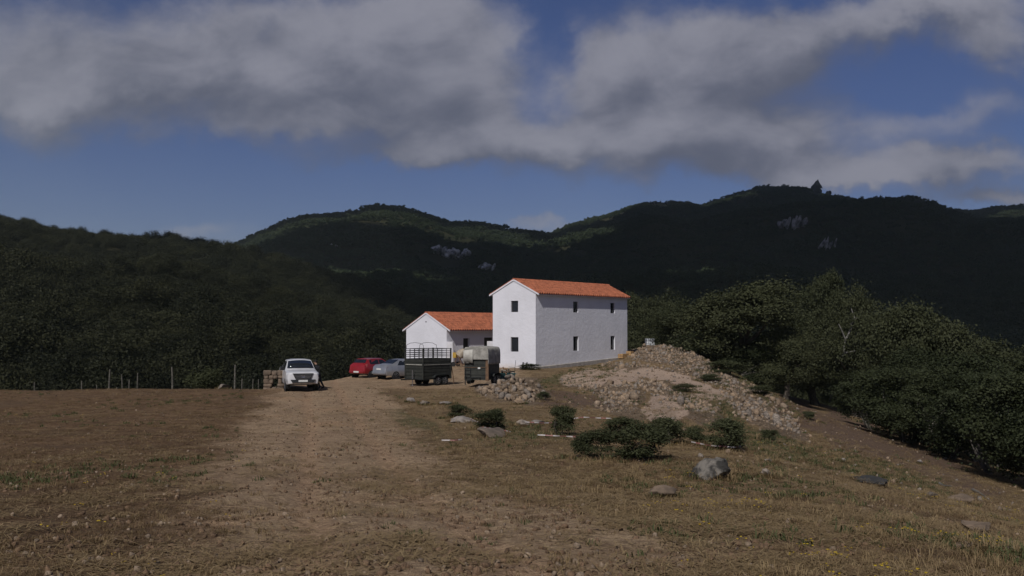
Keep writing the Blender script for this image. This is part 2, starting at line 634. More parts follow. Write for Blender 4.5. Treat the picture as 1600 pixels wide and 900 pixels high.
def ground_material():
    m = bpy.data.materials.new("dry_ground")
    m.use_nodes = True
    t = NT(m.node_tree)
    b = t.n['Principled BSDF']
    b.inputs['Roughness'].default_value = .95
    b.inputs['Specular IOR Level'].default_value = .1
    tc = t.new('ShaderNodeTexCoord')
    P = tc.outputs['Object']
    big = t.noise(P, .22, 5, .6)
    med = t.noise(P, 1.3, 6, .65)
    fine = t.noise(P, 9.0, 6, .7)
    grit = t.noise(P, 42.0, 4, .7)
    sep = t.new('ShaderNodeSeparateXYZ')
    t.l.new(P, sep.inputs[0])
    # field: brown earth with thin dry grass; the ground right of the track carries more straw
    right = t.ramp(t.math('ADD', sep.outputs[0], t.math('MULTIPLY', sep.outputs[1], .14)), -1.0, 3.0)
    earth = t.mix(t.ramp(med.outputs['Fac'], .3, .7), (.104, .063, .035), (.165, .103, .058))
    straw = t.mix(t.ramp(fine.outputs['Fac'], .35, .65), (.190, .135, .070), (.290, .214, .118))
    f_left = t.ramp(t.math('ADD', t.math('MULTIPLY', fine.outputs['Fac'], .6), t.math('MULTIPLY', med.outputs['Fac'], .45)), .52, .70, 0, .42)
    f_right = t.ramp(t.math('ADD', t.math('MULTIPLY', fine.outputs['Fac'], .5), t.math('MULTIPLY', med.outputs['Fac'], .6)), .42, .66, .15, .85)
    fs = t.math('ADD', t.math('MULTIPLY', f_left, t.math('SUBTRACT', 1, right)), t.math('MULTIPLY', f_right, right))
    col = t.mix(fs, earth, straw)
    col = t.mix(t.ramp(big.outputs['Fac'], .45, .7, 0, .45), col, (.085, .058, .038))
    # green weeds
    gn = t.ramp(t.math('ADD', t.math('MULTIPLY', t.attr("green"), .42), t.math('ADD', t.math('MULTIPLY', fine.outputs['Fac'], .5), t.math('MULTIPLY', med.outputs['Fac'], .5))), .66, 1.0, 0, .7)
    col = t.mix(gn, col, (.075, .080, .036))
    tuft = t.math('MULTIPLY', t.ramp(big.outputs['Fac'], .56, .68), t.ramp(fine.outputs['Fac'], .52, .68, 0, .5))
    col = t.mix(tuft, col, (.070, .072, .034))
    # bare red soil
    rs = t.ramp(t.math('ADD', t.attr("redsoil"), t.math('MULTIPLY', t.math('SUBTRACT', med.outputs['Fac'], .5), .8)), .25, .75, 0, .9)
    col = t.mix(rs, col, t.mix(fine.outputs['Fac'], (.088, .058, .042), (.165, .112, .082)))
    # track
    tm = t.ramp(t.math('ADD', t.attr("track"), t.math('ADD', t.math('MULTIPLY', t.math('SUBTRACT', fine.outputs['Fac'], .5), .7), t.math('MULTIPLY', t.math('SUBTRACT', med.outputs['Fac'], .5), .6))), .15, 1.0)
    dirt = t.mix(t.ramp(med.outputs['Fac'], .3, .72), (.228, .155, .099), (.335, .236, .152))
    dirt = t.mix(t.ramp(t.math('ADD', t.math('MULTIPLY', fine.outputs['Fac'], .6), t.math('MULTIPLY', big.outputs['Fac'], .5)), .48, .68, 0, .5), dirt, (.43, .325, .20))
    dirt = t.mix(t.ramp(grit.outputs['Fac'], .54, .7, 0, .55), dirt, (.100, .070, .048))
    dirt = t.mix(t.ramp(big.outputs['Fac'], .52, .66, 0, .35), dirt, (.30, .165, .095))
    rut = t.ramp(t.math('ADD', t.attr("rut"), t.math('MULTIPLY', t.math('SUBTRACT', med.outputs['Fac'], .5), 1.0)), .25, .9, 0, .45)
    dirt = t.mix(rut, dirt, t.mix(t.ramp(fine.outputs['Fac'], .35, .7), (.30, .185, .112), (.40, .265, .17)))
    col = t.mix(tm, col, dirt)
    # rubble and gravel
    rb = t.ramp(t.math('ADD', t.attr("rubble"), t.math('MULTIPLY', t.math('SUBTRACT', med.outputs['Fac'], .5), .9)), .3, .8, 0, .8)
    col = t.mix(rb, col, t.mix(t.ramp(fine.outputs['Fac'], .35, .65), (.085, .062, .044), (.20, .150, .108)))
    gv = t.ramp(t.math('ADD', t.attr("gravel"), t.math('MULTIPLY', t.math('SUBTRACT', med.outputs['Fac'], .5), .7)), .3, .7)
    col = t.mix(gv, col, t.mix(t.ramp(grit.outputs['Fac'], .3, .7), (.315, .23, .172), (.425, .32, .247)))
    # overall grain
    k = t.math('MULTIPLY_ADD', grit.outputs['Fac'], 1.9, .05)
    k = t.math('MULTIPLY', k, t.math('MULTIPLY_ADD', fine.outputs['Fac'], 1.5, .25))
    col = t.vmath('SCALE', col, scale=k)
    t.l.new(col, b.inputs['Base Color'])
    bn = t.new('ShaderNodeBump')
    bn.inputs['Strength'].default_value = .9
    bn.inputs['Distance'].default_value = .09
    h = t.math('ADD', fine.outputs['Fac'], t.math('MULTIPLY', grit.outputs['Fac'], .45))
    t.l.new(h, bn.inputs['Height'])
    t.l.new(bn.outputs[0], b.inputs['Normal'])
    return m


build_ground()


class Hill:
    def __init__(self, name, sky, r0, z0, ridge, power, amp, seed, px0, px1):
        self.name, self.r0, self.z0, self.power, self.amp, self.seed = name, r0, z0, power, amp, seed
        self.sx = np.array([p[0] for p in sky], float)
        self.sy = np.array([p[1] for p in sky], float)
        self.rx = np.array([p[0] for p in ridge], float)
        self.rr = np.array([p[1] for p in ridge], float)
        self.px0, self.px1 = px0, px1
        self.lower = 0.0

    def ridge(self, px):
        Rr = np.interp(px, self.rx, self.rr)
        py = np.interp(px, self.sx, self.sy)
        th = PITCH + np.arctan((450 - py) / F)
        return Rr, CAM_Z + np.tan(th) * Rr - self.lower

    def z(self, px, Y):
        Rr, zr = self.ridge(px)
        t = (Y - self.r0) / (Rr - self.r0)
        tc = np.clip(t, 0, 1)
        X = (px - 800) / F * Y
        nz = fbm(X / (self.amp * 5), Y / (self.amp * 5), self.seed, 4)
        z = self.z0 + (zr - self.z0) * tc ** self.power + nz * self.amp * 4 * tc * (1 - tc)
        z = np.where(t > 1, zr - (Y - Rr) * 0.45, z)
        return np.where(t < 0, self.z0 + t * 30, z)

    def build(self, material):
        pxs = np.arange(self.px0, self.px1 + 1, 5.0)
        ts = np.concatenate([np.linspace(-.05, 1, 110), np.linspace(1.01, 1.5, 12)])
        P = np.repeat(pxs[None, :], len(ts), 0)
        Rr, _ = self.ridge(P)
        Y = self.r0 + (Rr - self.r0) * ts[:, None]
        Z = self.z(P, Y)
        X = (P - 800) / F * Y
        V = np.stack([X, Y, Z], -1).reshape(-1, 3)
        idx = np.arange(V.shape[0]).reshape(len(ts), len(pxs))
        faces = np.stack([idx[:-1, :-1], idx[:-1, 1:], idx[1:, 1:], idx[1:, :-1]], -1).reshape(-1, 4)
        me = np_mesh(self.name, V, faces, [material], smooth=True)
        return tag(link(bpy.data.objects.new(self.name, me)), kind="structure")

    def hit(self, px, py):
        Rr, _ = self.ridge(np.array([px]))
        Y = np.linspace(self.r0, Rr[0], 2500)
        u, dy, dz = pix_dir(px, py)
        ray = CAM_Z + dz / dy * Y
        g = self.z(np.full_like(Y, px), Y)
        k = int(np.argmax(g > ray)) if (g > ray).any() else len(Y) - 1
        return Vector(((px - 800) / F * Y[k], Y[k], g[k]))

    def scatter(self, n_try, spacing, rng, tmax=1.02, ymin=0):
        Rmax = self.rr.max()
        out = []
        Y = np.sqrt(rng.uniform((self.r0) ** 2, Rmax ** 2, n_try))
        px = rng.uniform(self.px0, self.px1, n_try)
        Rr, _ = self.ridge(px)
        t = (Y - self.r0) / (Rr - self.r0)
        k = (t < tmax) & (t > 0.0) & (Y > ymin)
        px, Y = px[k], Y[k]
        X = (px - 800) / F * Y
        return X, Y, self.z(px, Y), px


HILL_GROUND = mat("hill_scrub", (.036, .034, .018), (.022, .024, .012), scale=.02, rough=1, spec=.05)
LEFT = Hill("hill", [(-500, 300), (-150, 325), (0, 347), (60, 360), (130, 371), (200, 377), (262, 379), (340, 392), (450, 418), (560, 448), (700, 488), (850, 518), (1000, 540)],
            115, -15, [(-500, 620), (0, 600), (400, 560), (700, 470), (1000, 400)], .85, 14, 61, -420, 960)
MID = Hill("hill", [(0, 440), (200, 415), (300, 395), (345, 389), (370, 382), (400, 367), (440, 348), (480, 335), (510, 334), (540, 332), (575, 322), (605, 321), (640, 325),
                    (690, 343), (712, 348), (740, 344), (760, 348), (800, 356), (862, 365), (900, 374), (1000, 400), (1150, 440), (1300, 470)],
           260, -16, [(0, 1500), (600, 1700), (1300, 1300)], 1.15, 42, 71, 60, 1250)
RIGHT = Hill("hill", [(500, 480), (650, 440), (760, 405), (820, 382), (862, 366), (900, 351), (960, 336), (1000, 321), (1028, 315), (1055, 318), (1100, 321), (1140, 308), (1190, 294),
                      (1232, 293), (1265, 296), (1310, 306), (1370, 316), (1432, 315), (1480, 327), (1520, 331), (1560, 324), (1600, 321), (1750, 318), (2100, 330)],
             280, -18, [(500, 1900), (1100, 2200), (2100, 2300)], 1.1, 60, 81, 560, 2050)
LEFT.lower, MID.lower, RIGHT.lower = 4.0, 3.0, 0.5
SHADE_CLOUD = mat("shade_cloud_white", (.78, .78, .80), (.70, .70, .72), scale=.004, rough=1, spec=0)


def shade_cloud(px, Y, Z, rx, ry, seed, alt=950.0, turn=0.0):
    """A cloud added out of view between the sun and the mountain to shade it."""
    rg = np.random.default_rng(seed)
    bm = bmesh.new()
    bmesh.ops.create_icosphere(bm, subdivisions=5, radius=1.0)
    off = Vector(rg.uniform(-40, 40, 3))
    for v in bm.verts:
        d = v.co.copy()
        f = 1 + .55 * mnoise.fractal(d * 1.4 + off, .8, 2.0, 5)
        v.co = Vector((d.x * rx * f, d.y * ry * f, d.z * (90 if d.z > 0 else 35) * f))
    me = bpy.data.meshes.new("shade_cloud")
    bm.to_mesh(me)
    bm.free()
    me.materials.append(SHADE_CLOUD)
    for p in me.polygons:
        p.use_smooth = True
    o = link(bpy.data.objects.new("shade_cloud", me))
    tgt = Vector(((px - 800) / F * Y, Y, Z))
    o.location = tgt - TRAVEL * ((alt - Z) / -TRAVEL.z)
    o.rotation_euler = (0, 0, turn)
    return tag(o, kind="structure")


for args in ((1180, 1500, 130, 330, 260, 1), (1600, 1500, 120, 420, 420, 2), (1330, 900, 40, 300, 230, 3), (1000, 900, 50, 190, 170, 4), (1430, 480, 0, 190, 150, 11),
             (560, 1040, 90, 250, 200, 5), (700, 600, 20, 140, 120, 6), (1700, 800, 40, 260, 260, 7), (400, 1600, 150, 180, 100, 9), (620, 1650, 180, 340, 230, 14), (1590, 2150, 300, 330, 240, 15), (1210, 2080, 280, 260, 170, 16),
             (1260, 1150, 120, 200, 190, 13), (1130, 520, -5, 120, 100, 12)):
    shade_cloud(*args)  # unseen clouds, each added outside the view to shade a slope
for h in (LEFT, MID, RIGHT):
    h.build(HILL_GROUND)

# ------------------------------------------------------------------ trees


def leaf_quads(centres, normals, size, rng, aspect=0.6):
    n = len(centres)
    nr = normals / np.maximum(np.linalg.norm(normals, axis=1, keepdims=True), 1e-6)
    r = rng.normal(size=(n, 3))
    a = np.cross(nr, r)
    a /= np.maximum(np.linalg.norm(a, axis=1, keepdims=True), 1e-6)
    b = np.cross(nr, a)
    s = (size * rng.uniform(.65, 1.3, n))[:, None]
    V = np.stack([centres - a * s, centres - b * s * aspect, centres + a * s, centres + b * s * aspect], 1)
    return V.reshape(-1, 3), np.arange(4 * n).reshape(n, 4)


def crown_points(rng, rx, rz, zc, n_lobes, n_clumps, per, clump_r, droop=0.25, up=.45):
    """Leaf centres and outward directions of an uneven crown: lobes on a dome, twig clumps on the lobes."""
    C, N = [], []
    lobes = []
    for k in range(n_lobes):
        a = rng.uniform(0, 2 * math.pi)
        e = rng.uniform(-droop, 1.0)
        rr = math.sqrt(max(0.0, 1 - e ** 2)) * rng.uniform(.35, .78)
        lobes.append((np.array([rx * rr * math.cos(a), rx * rr * math.sin(a), zc + rz * (e * .72 - .05)]), rx * rng.uniform(.24, .40)))
    for k in range(n_clumps):
        lc, lr = lobes[rng.integers(n_lobes)]
        d = rng.normal(size=3)
        d[2] += up
        d /= np.linalg.norm(d)
        p = lc + d * lr * rng.uniform(.55, 1.05) * np.array([1, 1, .85])
        q = rng.normal(size=(per, 3)) * clump_r * np.array([1, 1, .7]) * rng.uniform(.7, 1.3)
        C.append(p + q)
        N.append(np.tile(d, (per, 1)) * .9 + rng.normal(size=(per, 3)) * .75 + np.array([0, 0, .35]))
    return np.concatenate(C), np.concatenate(N), lobes


def crown_mesh(name, seed, rx, rz, zc, n_lobes, n_clumps, per, clump_r, leaf, material, aspect=.6, droop=.25, up=.45):
    rng = np.random.default_rng(seed)
    C, N, lobes = crown_points(rng, rx, rz, zc, n_lobes, n_clumps, per, clump_r, droop, up)
    V, Fq = leaf_quads(C, N, leaf, rng, aspect)
    return np_mesh(name, V, Fq, [material]), lobes


def trunk_mb(lobes, h, r, seed, stems=1):
    rng = random.Random(seed)
    mb = MB()
    for s in range(stems):
        ang = rng.uniform(0, 6.28)
        lean = rng.uniform(.05, .25) if stems == 1 else rng.uniform(.3, .6)
        top = Vector((math.cos(ang) * lean * h, math.sin(ang) * lean * h, h))
        base = Vector((math.cos(ang) * r * 1.2 * (stems > 1), math.sin(ang) * r * 1.2 * (stems > 1), -.4))
        pts = [base, base + Vector((0, 0, .4)), base.lerp(top, .35) + Vector((rng.uniform(-.1, .1) * h * .4, rng.uniform(-.1, .1) * h * .4, 0)), base.lerp(top, .7), top]
        k = 1.0 if stems == 1 else .55
        mb.tube(pts, [r * 1.5 * k, r * 1.15 * k, r * .9 * k, r * .8 * k, r * .7 * k], 9)
        for (c, lr) in lobes[s::stems][:7]:
            c = Vector(c)
            m1 = top.lerp(c, .5) + Vector((rng.uniform(-.2, .2), rng.uniform(-.2, .2), -.15)) * lr
            mb.tube([top - Vector((0, 0, .1 * h)), top.lerp(m1, .5), m1, c], [r * .55 * k, r * .42 * k, r * .3 * k, r * .12 * k], 6)
    return mb


# instancing for what nobody could count (far woods, grass): one object, points carry turn, size and kind
def scatter_group(name, coll):
    ng = bpy.data.node_groups.new(name, 'GeometryNodeTree')
    ng.interface.new_socket("Geometry", in_out='INPUT', socket_type='NodeSocketGeometry')
    ng.interface.new_socket("Geometry", in_out='OUTPUT', socket_type='NodeSocketGeometry')
    n, l = ng.nodes, ng.links
    gi, go = n.new('NodeGroupInput'), n.new('NodeGroupOutput')
    ip = n.new('GeometryNodeInstanceOnPoints')
    ci = n.new('GeometryNodeCollectionInfo')
    ci.inputs['Collection'].default_value = coll
    ci.inputs['Separate Children'].default_value = True
    ci.inputs['Reset Children'].default_value = True

    def na(nm, tp):
        a = n.new('GeometryNodeInputNamedAttribute')
        a.data_type = tp
        a.inputs['Name'].default_value = nm
        return next(o for o in a.outputs if o.name == 'Attribute' and o.enabled)
    l.new(gi.outputs[0], ip.inputs['Points'])
    l.new(ci.outputs[0], ip.inputs['Instance'])
    ip.inputs['Pick Instance'].default_value = True
    l.new(na('idx', 'INT'), ip.inputs['Instance Index'])
    l.new(na('rot', 'FLOAT_VECTOR'), ip.inputs['Rotation'])
    l.new(na('scl', 'FLOAT_VECTOR'), ip.inputs['Scale'])
    l.new(ip.outputs[0], go.inputs[0])
    return ng


def scatter_object(name, coll, P, rot, scl, idx):
    me = bpy.data.meshes.new(name)
    n = len(P)
    me.vertices.add(n)
    me.vertices.foreach_set("co", np.asarray(P, np.float32).ravel())
    for nm, tp, v in (("rot", 'FLOAT_VECTOR', rot), ("scl", 'FLOAT_VECTOR', scl)):
        a = me.attributes.new(nm, tp, 'POINT')
        a.data.foreach_set("vector", np.asarray(v, np.float32).ravel())
    a = me.attributes.new("idx", 'INT', 'POINT')
    a.data.foreach_set("value", np.asarray(idx, np.int32))
    me.update()
    o = link(bpy.data.objects.new(name, me))
    md = o.modifiers.new("scatter", 'NODES')
    md.node_group = scatter_group(name + "_nodes", coll)
    return tag(o, kind="stuff")


def hidden_collection(name, meshes):
    c = bpy.data.collections.new(name)
    for i, me in enumerate(meshes):
        c.objects.link(bpy.data.objects.new(f"{name}_{i:02d}", me))
    return c


def hill_tree_mesh(seed, leaf_mat_, n_cl=34, per=14, leaf=.62):
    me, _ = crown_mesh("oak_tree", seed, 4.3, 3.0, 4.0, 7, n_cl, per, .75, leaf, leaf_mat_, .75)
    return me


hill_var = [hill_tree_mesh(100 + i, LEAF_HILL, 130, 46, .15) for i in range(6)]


def copse_mesh(seed):
    """A few crowns grown together, for the far mountains."""
    r_ = np.random.default_rng(seed)
    Cs, Ns = [], []
    for k in range(7):
        q = r_.uniform(-9, 9, 2)
        w = r_.uniform(.55, 1.15)
        C, N, _ = crown_points(r_, 3.1 * w, 2.4 * w, 2.9 * w, 5, 16, 11, .62)
        Cs.append(C + np.array([q[0], q[1], 0]))
        Ns.append(N)
    V, Fq = leaf_quads(np.concatenate(Cs), np.concatenate(Ns), .55, r_, .75)
    return np_mesh("copse", V, Fq, [LEAF_FAR])


far_var = [copse_mesh(120 + i) for i in range(6)]
c_hill = hidden_collection("hill_oaks", hill_var)
c_far = hidden_collection("far_oaks", far_var)


def forest(hill, n_try, coll, nvar, smin, smax, seed, ymin=0, gap=None):
    rng = np.random.default_rng(seed)
    X, Y, Z, px = hill.scatter(n_try, 0, rng, ymin=ymin)
    if gap is not None:
        keep = ~gap(X, Y, Z)
        X, Y, Z = X[keep], Y[keep], Z[keep]
    n = len(X)
    s = rng.uniform(smin, smax, n) * (1 + .5 * fbm(X / 60, Y / 60, seed, 2))
    scl = np.stack([s * rng.uniform(.85, 1.2, n), s * rng.uniform(.85, 1.2, n), s * rng.uniform(.8, 1.25, n)], 1)
    rot = np.stack([rng.uniform(-.12, .12, n), rng.uniform(-.12, .12, n), rng.uniform(0, 6.283, n)], 1)
    o = scatter_object("forest", coll, np.stack([X, Y, Z - .3], 1), rot, scl, rng.integers(0, nvar, n))
    return o


def rock_gap(rocks):
    def f(X, Y, Z):
        px, py = to_px(X, Y, Z)
        m = np.zeros(len(X), bool)
        for (cx, cy, rx, ry) in rocks:
            m |= ((px - cx) / rx) ** 2 + ((py - cy - ry * .4) / ry) ** 2 < 1
        return m
    return f


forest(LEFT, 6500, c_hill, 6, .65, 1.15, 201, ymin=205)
forest(MID, 11000, c_far, 6, .6, 1.0, 202, gap=rock_gap([(704, 404, 36, 17), (760, 424, 20, 10), (523, 389, 10, 4), (470, 398, 40, 3), (430, 402, 20, 2)]))
forest(RIGHT, 21000, c_far, 6, .6, 1.0, 203, gap=rock_gap([(1240, 358, 26, 16), (1294, 388, 14, 20), (1332, 375, 9, 4), (1030, 318, 20, 6), (1278, 298, 12, 8), (1298, 302, 9, 6)]))

# the nearest rows of the hillside wood, each oak its own object
rng = np.random.default_rng(31)
wood = []
X, Y, Z, px = LEFT.scatter(40000, 0, rng)
for x, y, z, p in zip(X, Y, Z, px):
    if y > 205 or p < -60 or p > 790:
        continue
    if any((x - a) ** 2 + (y - b) ** 2 < 5.6 ** 2 for a, b in wood):
        continue
    wood.append((x, y))
    s = rng.uniform(.8, 1.25)
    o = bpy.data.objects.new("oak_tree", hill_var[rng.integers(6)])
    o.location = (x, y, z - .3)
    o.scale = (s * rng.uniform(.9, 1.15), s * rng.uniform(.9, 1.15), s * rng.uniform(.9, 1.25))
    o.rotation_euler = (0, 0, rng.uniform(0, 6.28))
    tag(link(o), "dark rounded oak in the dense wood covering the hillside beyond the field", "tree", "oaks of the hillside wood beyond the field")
    if len(wood) >= 280:
        break

# ------------------------------------------------------------------ oaks and thickets right of the house
big_var = []
for i in range(4):
    me, lobes = crown_mesh("crown", 300 + i, 5.0, 4.2, 4.5, 14, 430, 90, .36, .085, LEAF_NEAR, .6, droop=.5)
    big_var.append((me, trunk_mb(lobes, 3.0, .34, 300 + i).build("trunk", BARK), lobes))
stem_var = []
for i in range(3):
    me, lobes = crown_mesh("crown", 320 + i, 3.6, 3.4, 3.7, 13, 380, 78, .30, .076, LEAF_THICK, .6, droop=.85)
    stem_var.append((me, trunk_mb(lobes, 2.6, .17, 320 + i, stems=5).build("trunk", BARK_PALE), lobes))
for v in big_var + stem_var:
    COL.objects.unlink(v[1])


def plant_tree(name, var, px, Y, top_py, wpx, label, cat="tree", rz=0.0, group=None, base_w=None, dz=0.0):
    """Stands a tree on the ground at column px and depth Y; its top and width follow the photo."""
    me, tr, _ = var
    x = (px - 800) / F * Y
    z = gz(x, Y)
    h = at(px, top_py, Y).z - z
    co = np.empty(len(me.vertices) * 3, np.float32)
    me.vertices.foreach_get("co", co)
    co = co.reshape(-1, 3)
    sz = h / np.percentile(co[:, 2], 97.5)
    sx = wpx / F * Y / (np.percentile(co[:, 0], 97) - np.percentile(co[:, 0], 3))
    e = empty(name, (x, Y, z + dz), rz, label, cat, group)
    for nm, m in (("crown", me), ("trunk", tr.data)):
        o = bpy.data.objects.new(nm, m)
        o.scale = (sx, sx, sz)
        link(o, e)
    return e


B, S = big_var, stem_var
OAKS = [
    (B[0], 1165, 86, 452, 175, "large spreading oak standing just beyond the spoil heap, trunk at its foot"),
    (B[1], 1270, 97, 440, 105, "tall round-headed oak rising behind the others, highest crown on the slope"),
    (B[2], 1335, 91, 468, 105, "oak with bare pale dead branches showing in its crown"),
    (B[3], 1090, 98, 486, 110, "oak filling the gap between the spoil heap crest and the large spreading oak"),
    (B[1], 1010, 122, 468, 90, "low oak directly behind the far corner of the tall house"),
    (B[2], 1050, 126, 474, 85, "oak beyond the white plastic tank on the crest"),
    (B[0], 1225, 82, 520, 95, "low broad oak whose crown overhangs the foot of the rubble slope"),
    (B[3], 1470, 74, 490, 150, "domed pale-topped oak above the thicket, on the lower slope"),
    (B[0], 1560, 66, 548, 170, "oak at the edge of the photo with its dome behind the thicket"),
    (B[1], 1405, 84, 562, 90, "oak in the dip between the two domed crowns"),
    (B[2], 1640, 60, 560, 190, "oak standing mostly outside the right edge of the photo"),
]
for i, (v, px, Y, ty, w, lab) in enumerate(OAKS):
    e = plant_tree("oak_tree", v, px, Y, ty, w, lab, rz=i * 1.37)
    if "dead branches" in lab:
        mb = MB()
        rr = random.Random(5)
        b0 = at(1318, 552, 86)
        for path in ([(1318, 556), (1322, 530), (1316, 515), (1312, 506)], [(1322, 532), (1332, 512), (1334, 497), (1330, 482)], [(1331, 508), (1340, 496)], [(1320, 552), (1335, 548)]):
            pts = [at(a, b, 87.5) - e.location for a, b in path]
            pts = [p + Vector((0, rr.uniform(-.3, .3), 0)) for p in pts]
            pts = [Matrix.Rotation(-e.rotation_euler.z, 3, 'Z') @ p for p in pts]
            mb.tube(pts, np.linspace(.09, .03, len(pts)), 6)
        mb.build("dead_branch", mat("dead_wood", (.15, .142, .13), (.09, .084, .076), scale=4, rough=.95), e)

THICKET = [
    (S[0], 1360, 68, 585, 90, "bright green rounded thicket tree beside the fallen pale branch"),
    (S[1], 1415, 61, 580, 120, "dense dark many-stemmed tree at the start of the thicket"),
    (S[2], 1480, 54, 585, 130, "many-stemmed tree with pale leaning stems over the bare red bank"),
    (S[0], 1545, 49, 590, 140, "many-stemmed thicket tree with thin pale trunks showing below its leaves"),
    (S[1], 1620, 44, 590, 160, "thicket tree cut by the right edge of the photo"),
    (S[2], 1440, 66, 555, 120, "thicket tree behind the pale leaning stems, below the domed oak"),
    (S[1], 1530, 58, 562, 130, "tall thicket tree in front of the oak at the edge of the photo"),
    (S[1], 1120, 93, 520, 95, "low dark tree hiding the flank of the spoil heap nearest its crest"),  # this tree and the next are added to stand in for the bank's shade
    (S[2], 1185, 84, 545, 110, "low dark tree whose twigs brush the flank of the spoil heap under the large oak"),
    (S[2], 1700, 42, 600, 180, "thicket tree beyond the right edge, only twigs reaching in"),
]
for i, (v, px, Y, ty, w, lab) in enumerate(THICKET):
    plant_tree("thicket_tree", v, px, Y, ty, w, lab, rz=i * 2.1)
rng = np.random.default_rng(77)
for i in range(46):
    px = rng.uniform(960, 1760)
    Y = rng.uniform(118, 165) if px < 1250 else rng.uniform(88, 160)
    top = np.interp(px, [960, 1100, 1250, 1350, 1480, 1600, 1760], [515, 520, 520, 560, 575, 585, 590]) + rng.uniform(5, 50)
    plant_tree("oak_tree", B[rng.integers(4)], px, Y, top, rng.uniform(80, 120) * 100 / Y + 10, "dark oak in the shaded wood behind the oaks on the slope", rz=rng.uniform(0, 6), group="oaks deep in the wood on the slope")

# ------------------------------------------------------------------ rock outcrops on the mountains


def stone_verts(rng, sub=2, cuts=7, rough=.12):
    bm = bmesh.new()
    bmesh.ops.create_icosphere(bm, subdivisions=sub, radius=1.0)
    off = Vector(rng.uniform(-50, 50, 3))
    V = np.array([v.co * (1 + rough * 2 * mnoise.noise(v.co * 1.6 + off)) for v in bm.verts])
    for k in range(cuts):
        n = rng.normal(size=3)
        n /= np.linalg.norm(n)
        d = rng.uniform(.38, .78)
        ex = np.maximum(V @ n - d, 0)
        V = V - ex[:, None] * n * .93
    Fc = np.array([[v.index for v in f.verts] for f in bm.faces])
    bm.free()
    return V, Fc


def outcrop(name, hill, px, py, w_px, h_px, n, material, label, seed, spire=False):
    rng = np.random.default_rng(seed)
    p = hill.hit(px, py)
    s = p.y / F
    Vs, Fs, b = [], [], 0
    for k in range(n):
        V, Fc = stone_verts(rng, 3, 9, .25)
        fx = rng.uniform(-.5, .5) if not spire else rng.uniform(-.2, .2)
        size = np.array([w_px * s * (rng.uniform(.05, .16) if not spire else rng.uniform(.22, .34)), w_px * s * .22, h_px * s * rng.uniform(.3, .6)])
        if spire:
            V = V * np.concatenate([np.repeat(1 - .55 * np.clip(V[:, 2:3], 0, 1), 2, 1), np.ones((len(V), 1))], 1)
        q = np.array([p.x + fx * w_px * s, p.y - 4 + rng.uniform(-6, 6), 0])
        hz = hill.z(np.array([800 + q[0] / q[1] * F]), np.array([q[1]]))[0]
        q[2] = max(hz, p.z - h_px * s * .3) + 2.5 + h_px * s * (.25 if not spire else .45) * rng.uniform(.2, 1.2)
        tilt = Matrix.Rotation(rng.uniform(.1, .7) if not spire else rng.uniform(-.2, .2), 3, 'Y')
        V = (np.array(tilt) @ (V * size).T).T + q
        Vs.append(V)
        Fs.append(Fc + b)
        b += len(V)
    me = np_mesh(name, np.concatenate(Vs) - np.array(p), np.concatenate(Fs), [material])
    o = link(bpy.data.objects.new(name, me))
    o.location = p
    return tag(o, label, "rock")


outcrop("rock_outcrop", MID, 704, 404, 54, 17, 22, CLIFF, "pale ribbed rock slab on the middle mountain, above and left of the houses", 1)
outcrop("rock_outcrop", MID, 759, 422, 26, 10, 12, CLIFF, "small pale rocks on the mountain just above the low house", 2)
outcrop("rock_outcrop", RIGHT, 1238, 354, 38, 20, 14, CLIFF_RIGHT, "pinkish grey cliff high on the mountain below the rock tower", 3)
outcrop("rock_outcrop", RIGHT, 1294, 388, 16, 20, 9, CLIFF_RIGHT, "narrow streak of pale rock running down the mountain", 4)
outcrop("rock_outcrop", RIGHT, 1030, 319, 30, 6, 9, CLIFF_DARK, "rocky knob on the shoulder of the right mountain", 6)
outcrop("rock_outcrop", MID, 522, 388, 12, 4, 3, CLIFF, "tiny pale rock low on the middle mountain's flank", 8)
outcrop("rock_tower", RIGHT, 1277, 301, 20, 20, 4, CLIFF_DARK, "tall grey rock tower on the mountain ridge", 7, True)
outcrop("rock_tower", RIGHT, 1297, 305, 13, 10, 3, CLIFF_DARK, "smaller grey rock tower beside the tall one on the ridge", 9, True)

# ------------------------------------------------------------------ the houses
ANG = math.atan2(.788, .616)
C0 = Vector((1.9, 79.8, .42))


def plaster():
    m = bpy.data.materials.new("white_plaster")
    m.use_nodes = True
    t = NT(m.node_tree)
    b = t.n['Principled BSDF']
    b.inputs['Roughness'].default_value = .9
    b.inputs['Specular IOR Level'].default_value = .15
    tc = t.new('ShaderNodeTexCoord')
    P = tc.outputs['Object']
    n1 = t.noise(P, .6, 5)
    n2 = t.noise(P, 3.0, 5, .6, .3)
    n3 = t.noise(P, 14.0, 4, .6)
    col = t.mix(t.ramp(n1.outputs['Fac'], .35, .7), (.645, .645, .685), (.59, .59, .625))
    sep = t.new('ShaderNodeSeparateXYZ')
    t.l.new(P, sep.inputs[0])
    low = t.math('MULTIPLY', t.ramp(t.math('ADD', sep.outputs[2], t.math('MULTIPLY', n2.outputs['Fac'], .6)), .75, .25), .5)
    col = t.mix(low, col, (.50, .43, .36))      # splashed earth along the foot of the wall
    t.l.new(col, b.inputs['Base Color'])
    bn = t.new('ShaderNodeBump')
    bn.inputs['Strength'].default_value = .55
    bn.inputs['Distance'].default_value = .05
    t.l.new(t.math('ADD', n2.outputs['Fac'], t.math('MULTIPLY', n3.outputs['Fac'], .22)), bn.inputs['Height'])
    t.l.new(bn.outputs[0], b.inputs['Normal'])
    return m


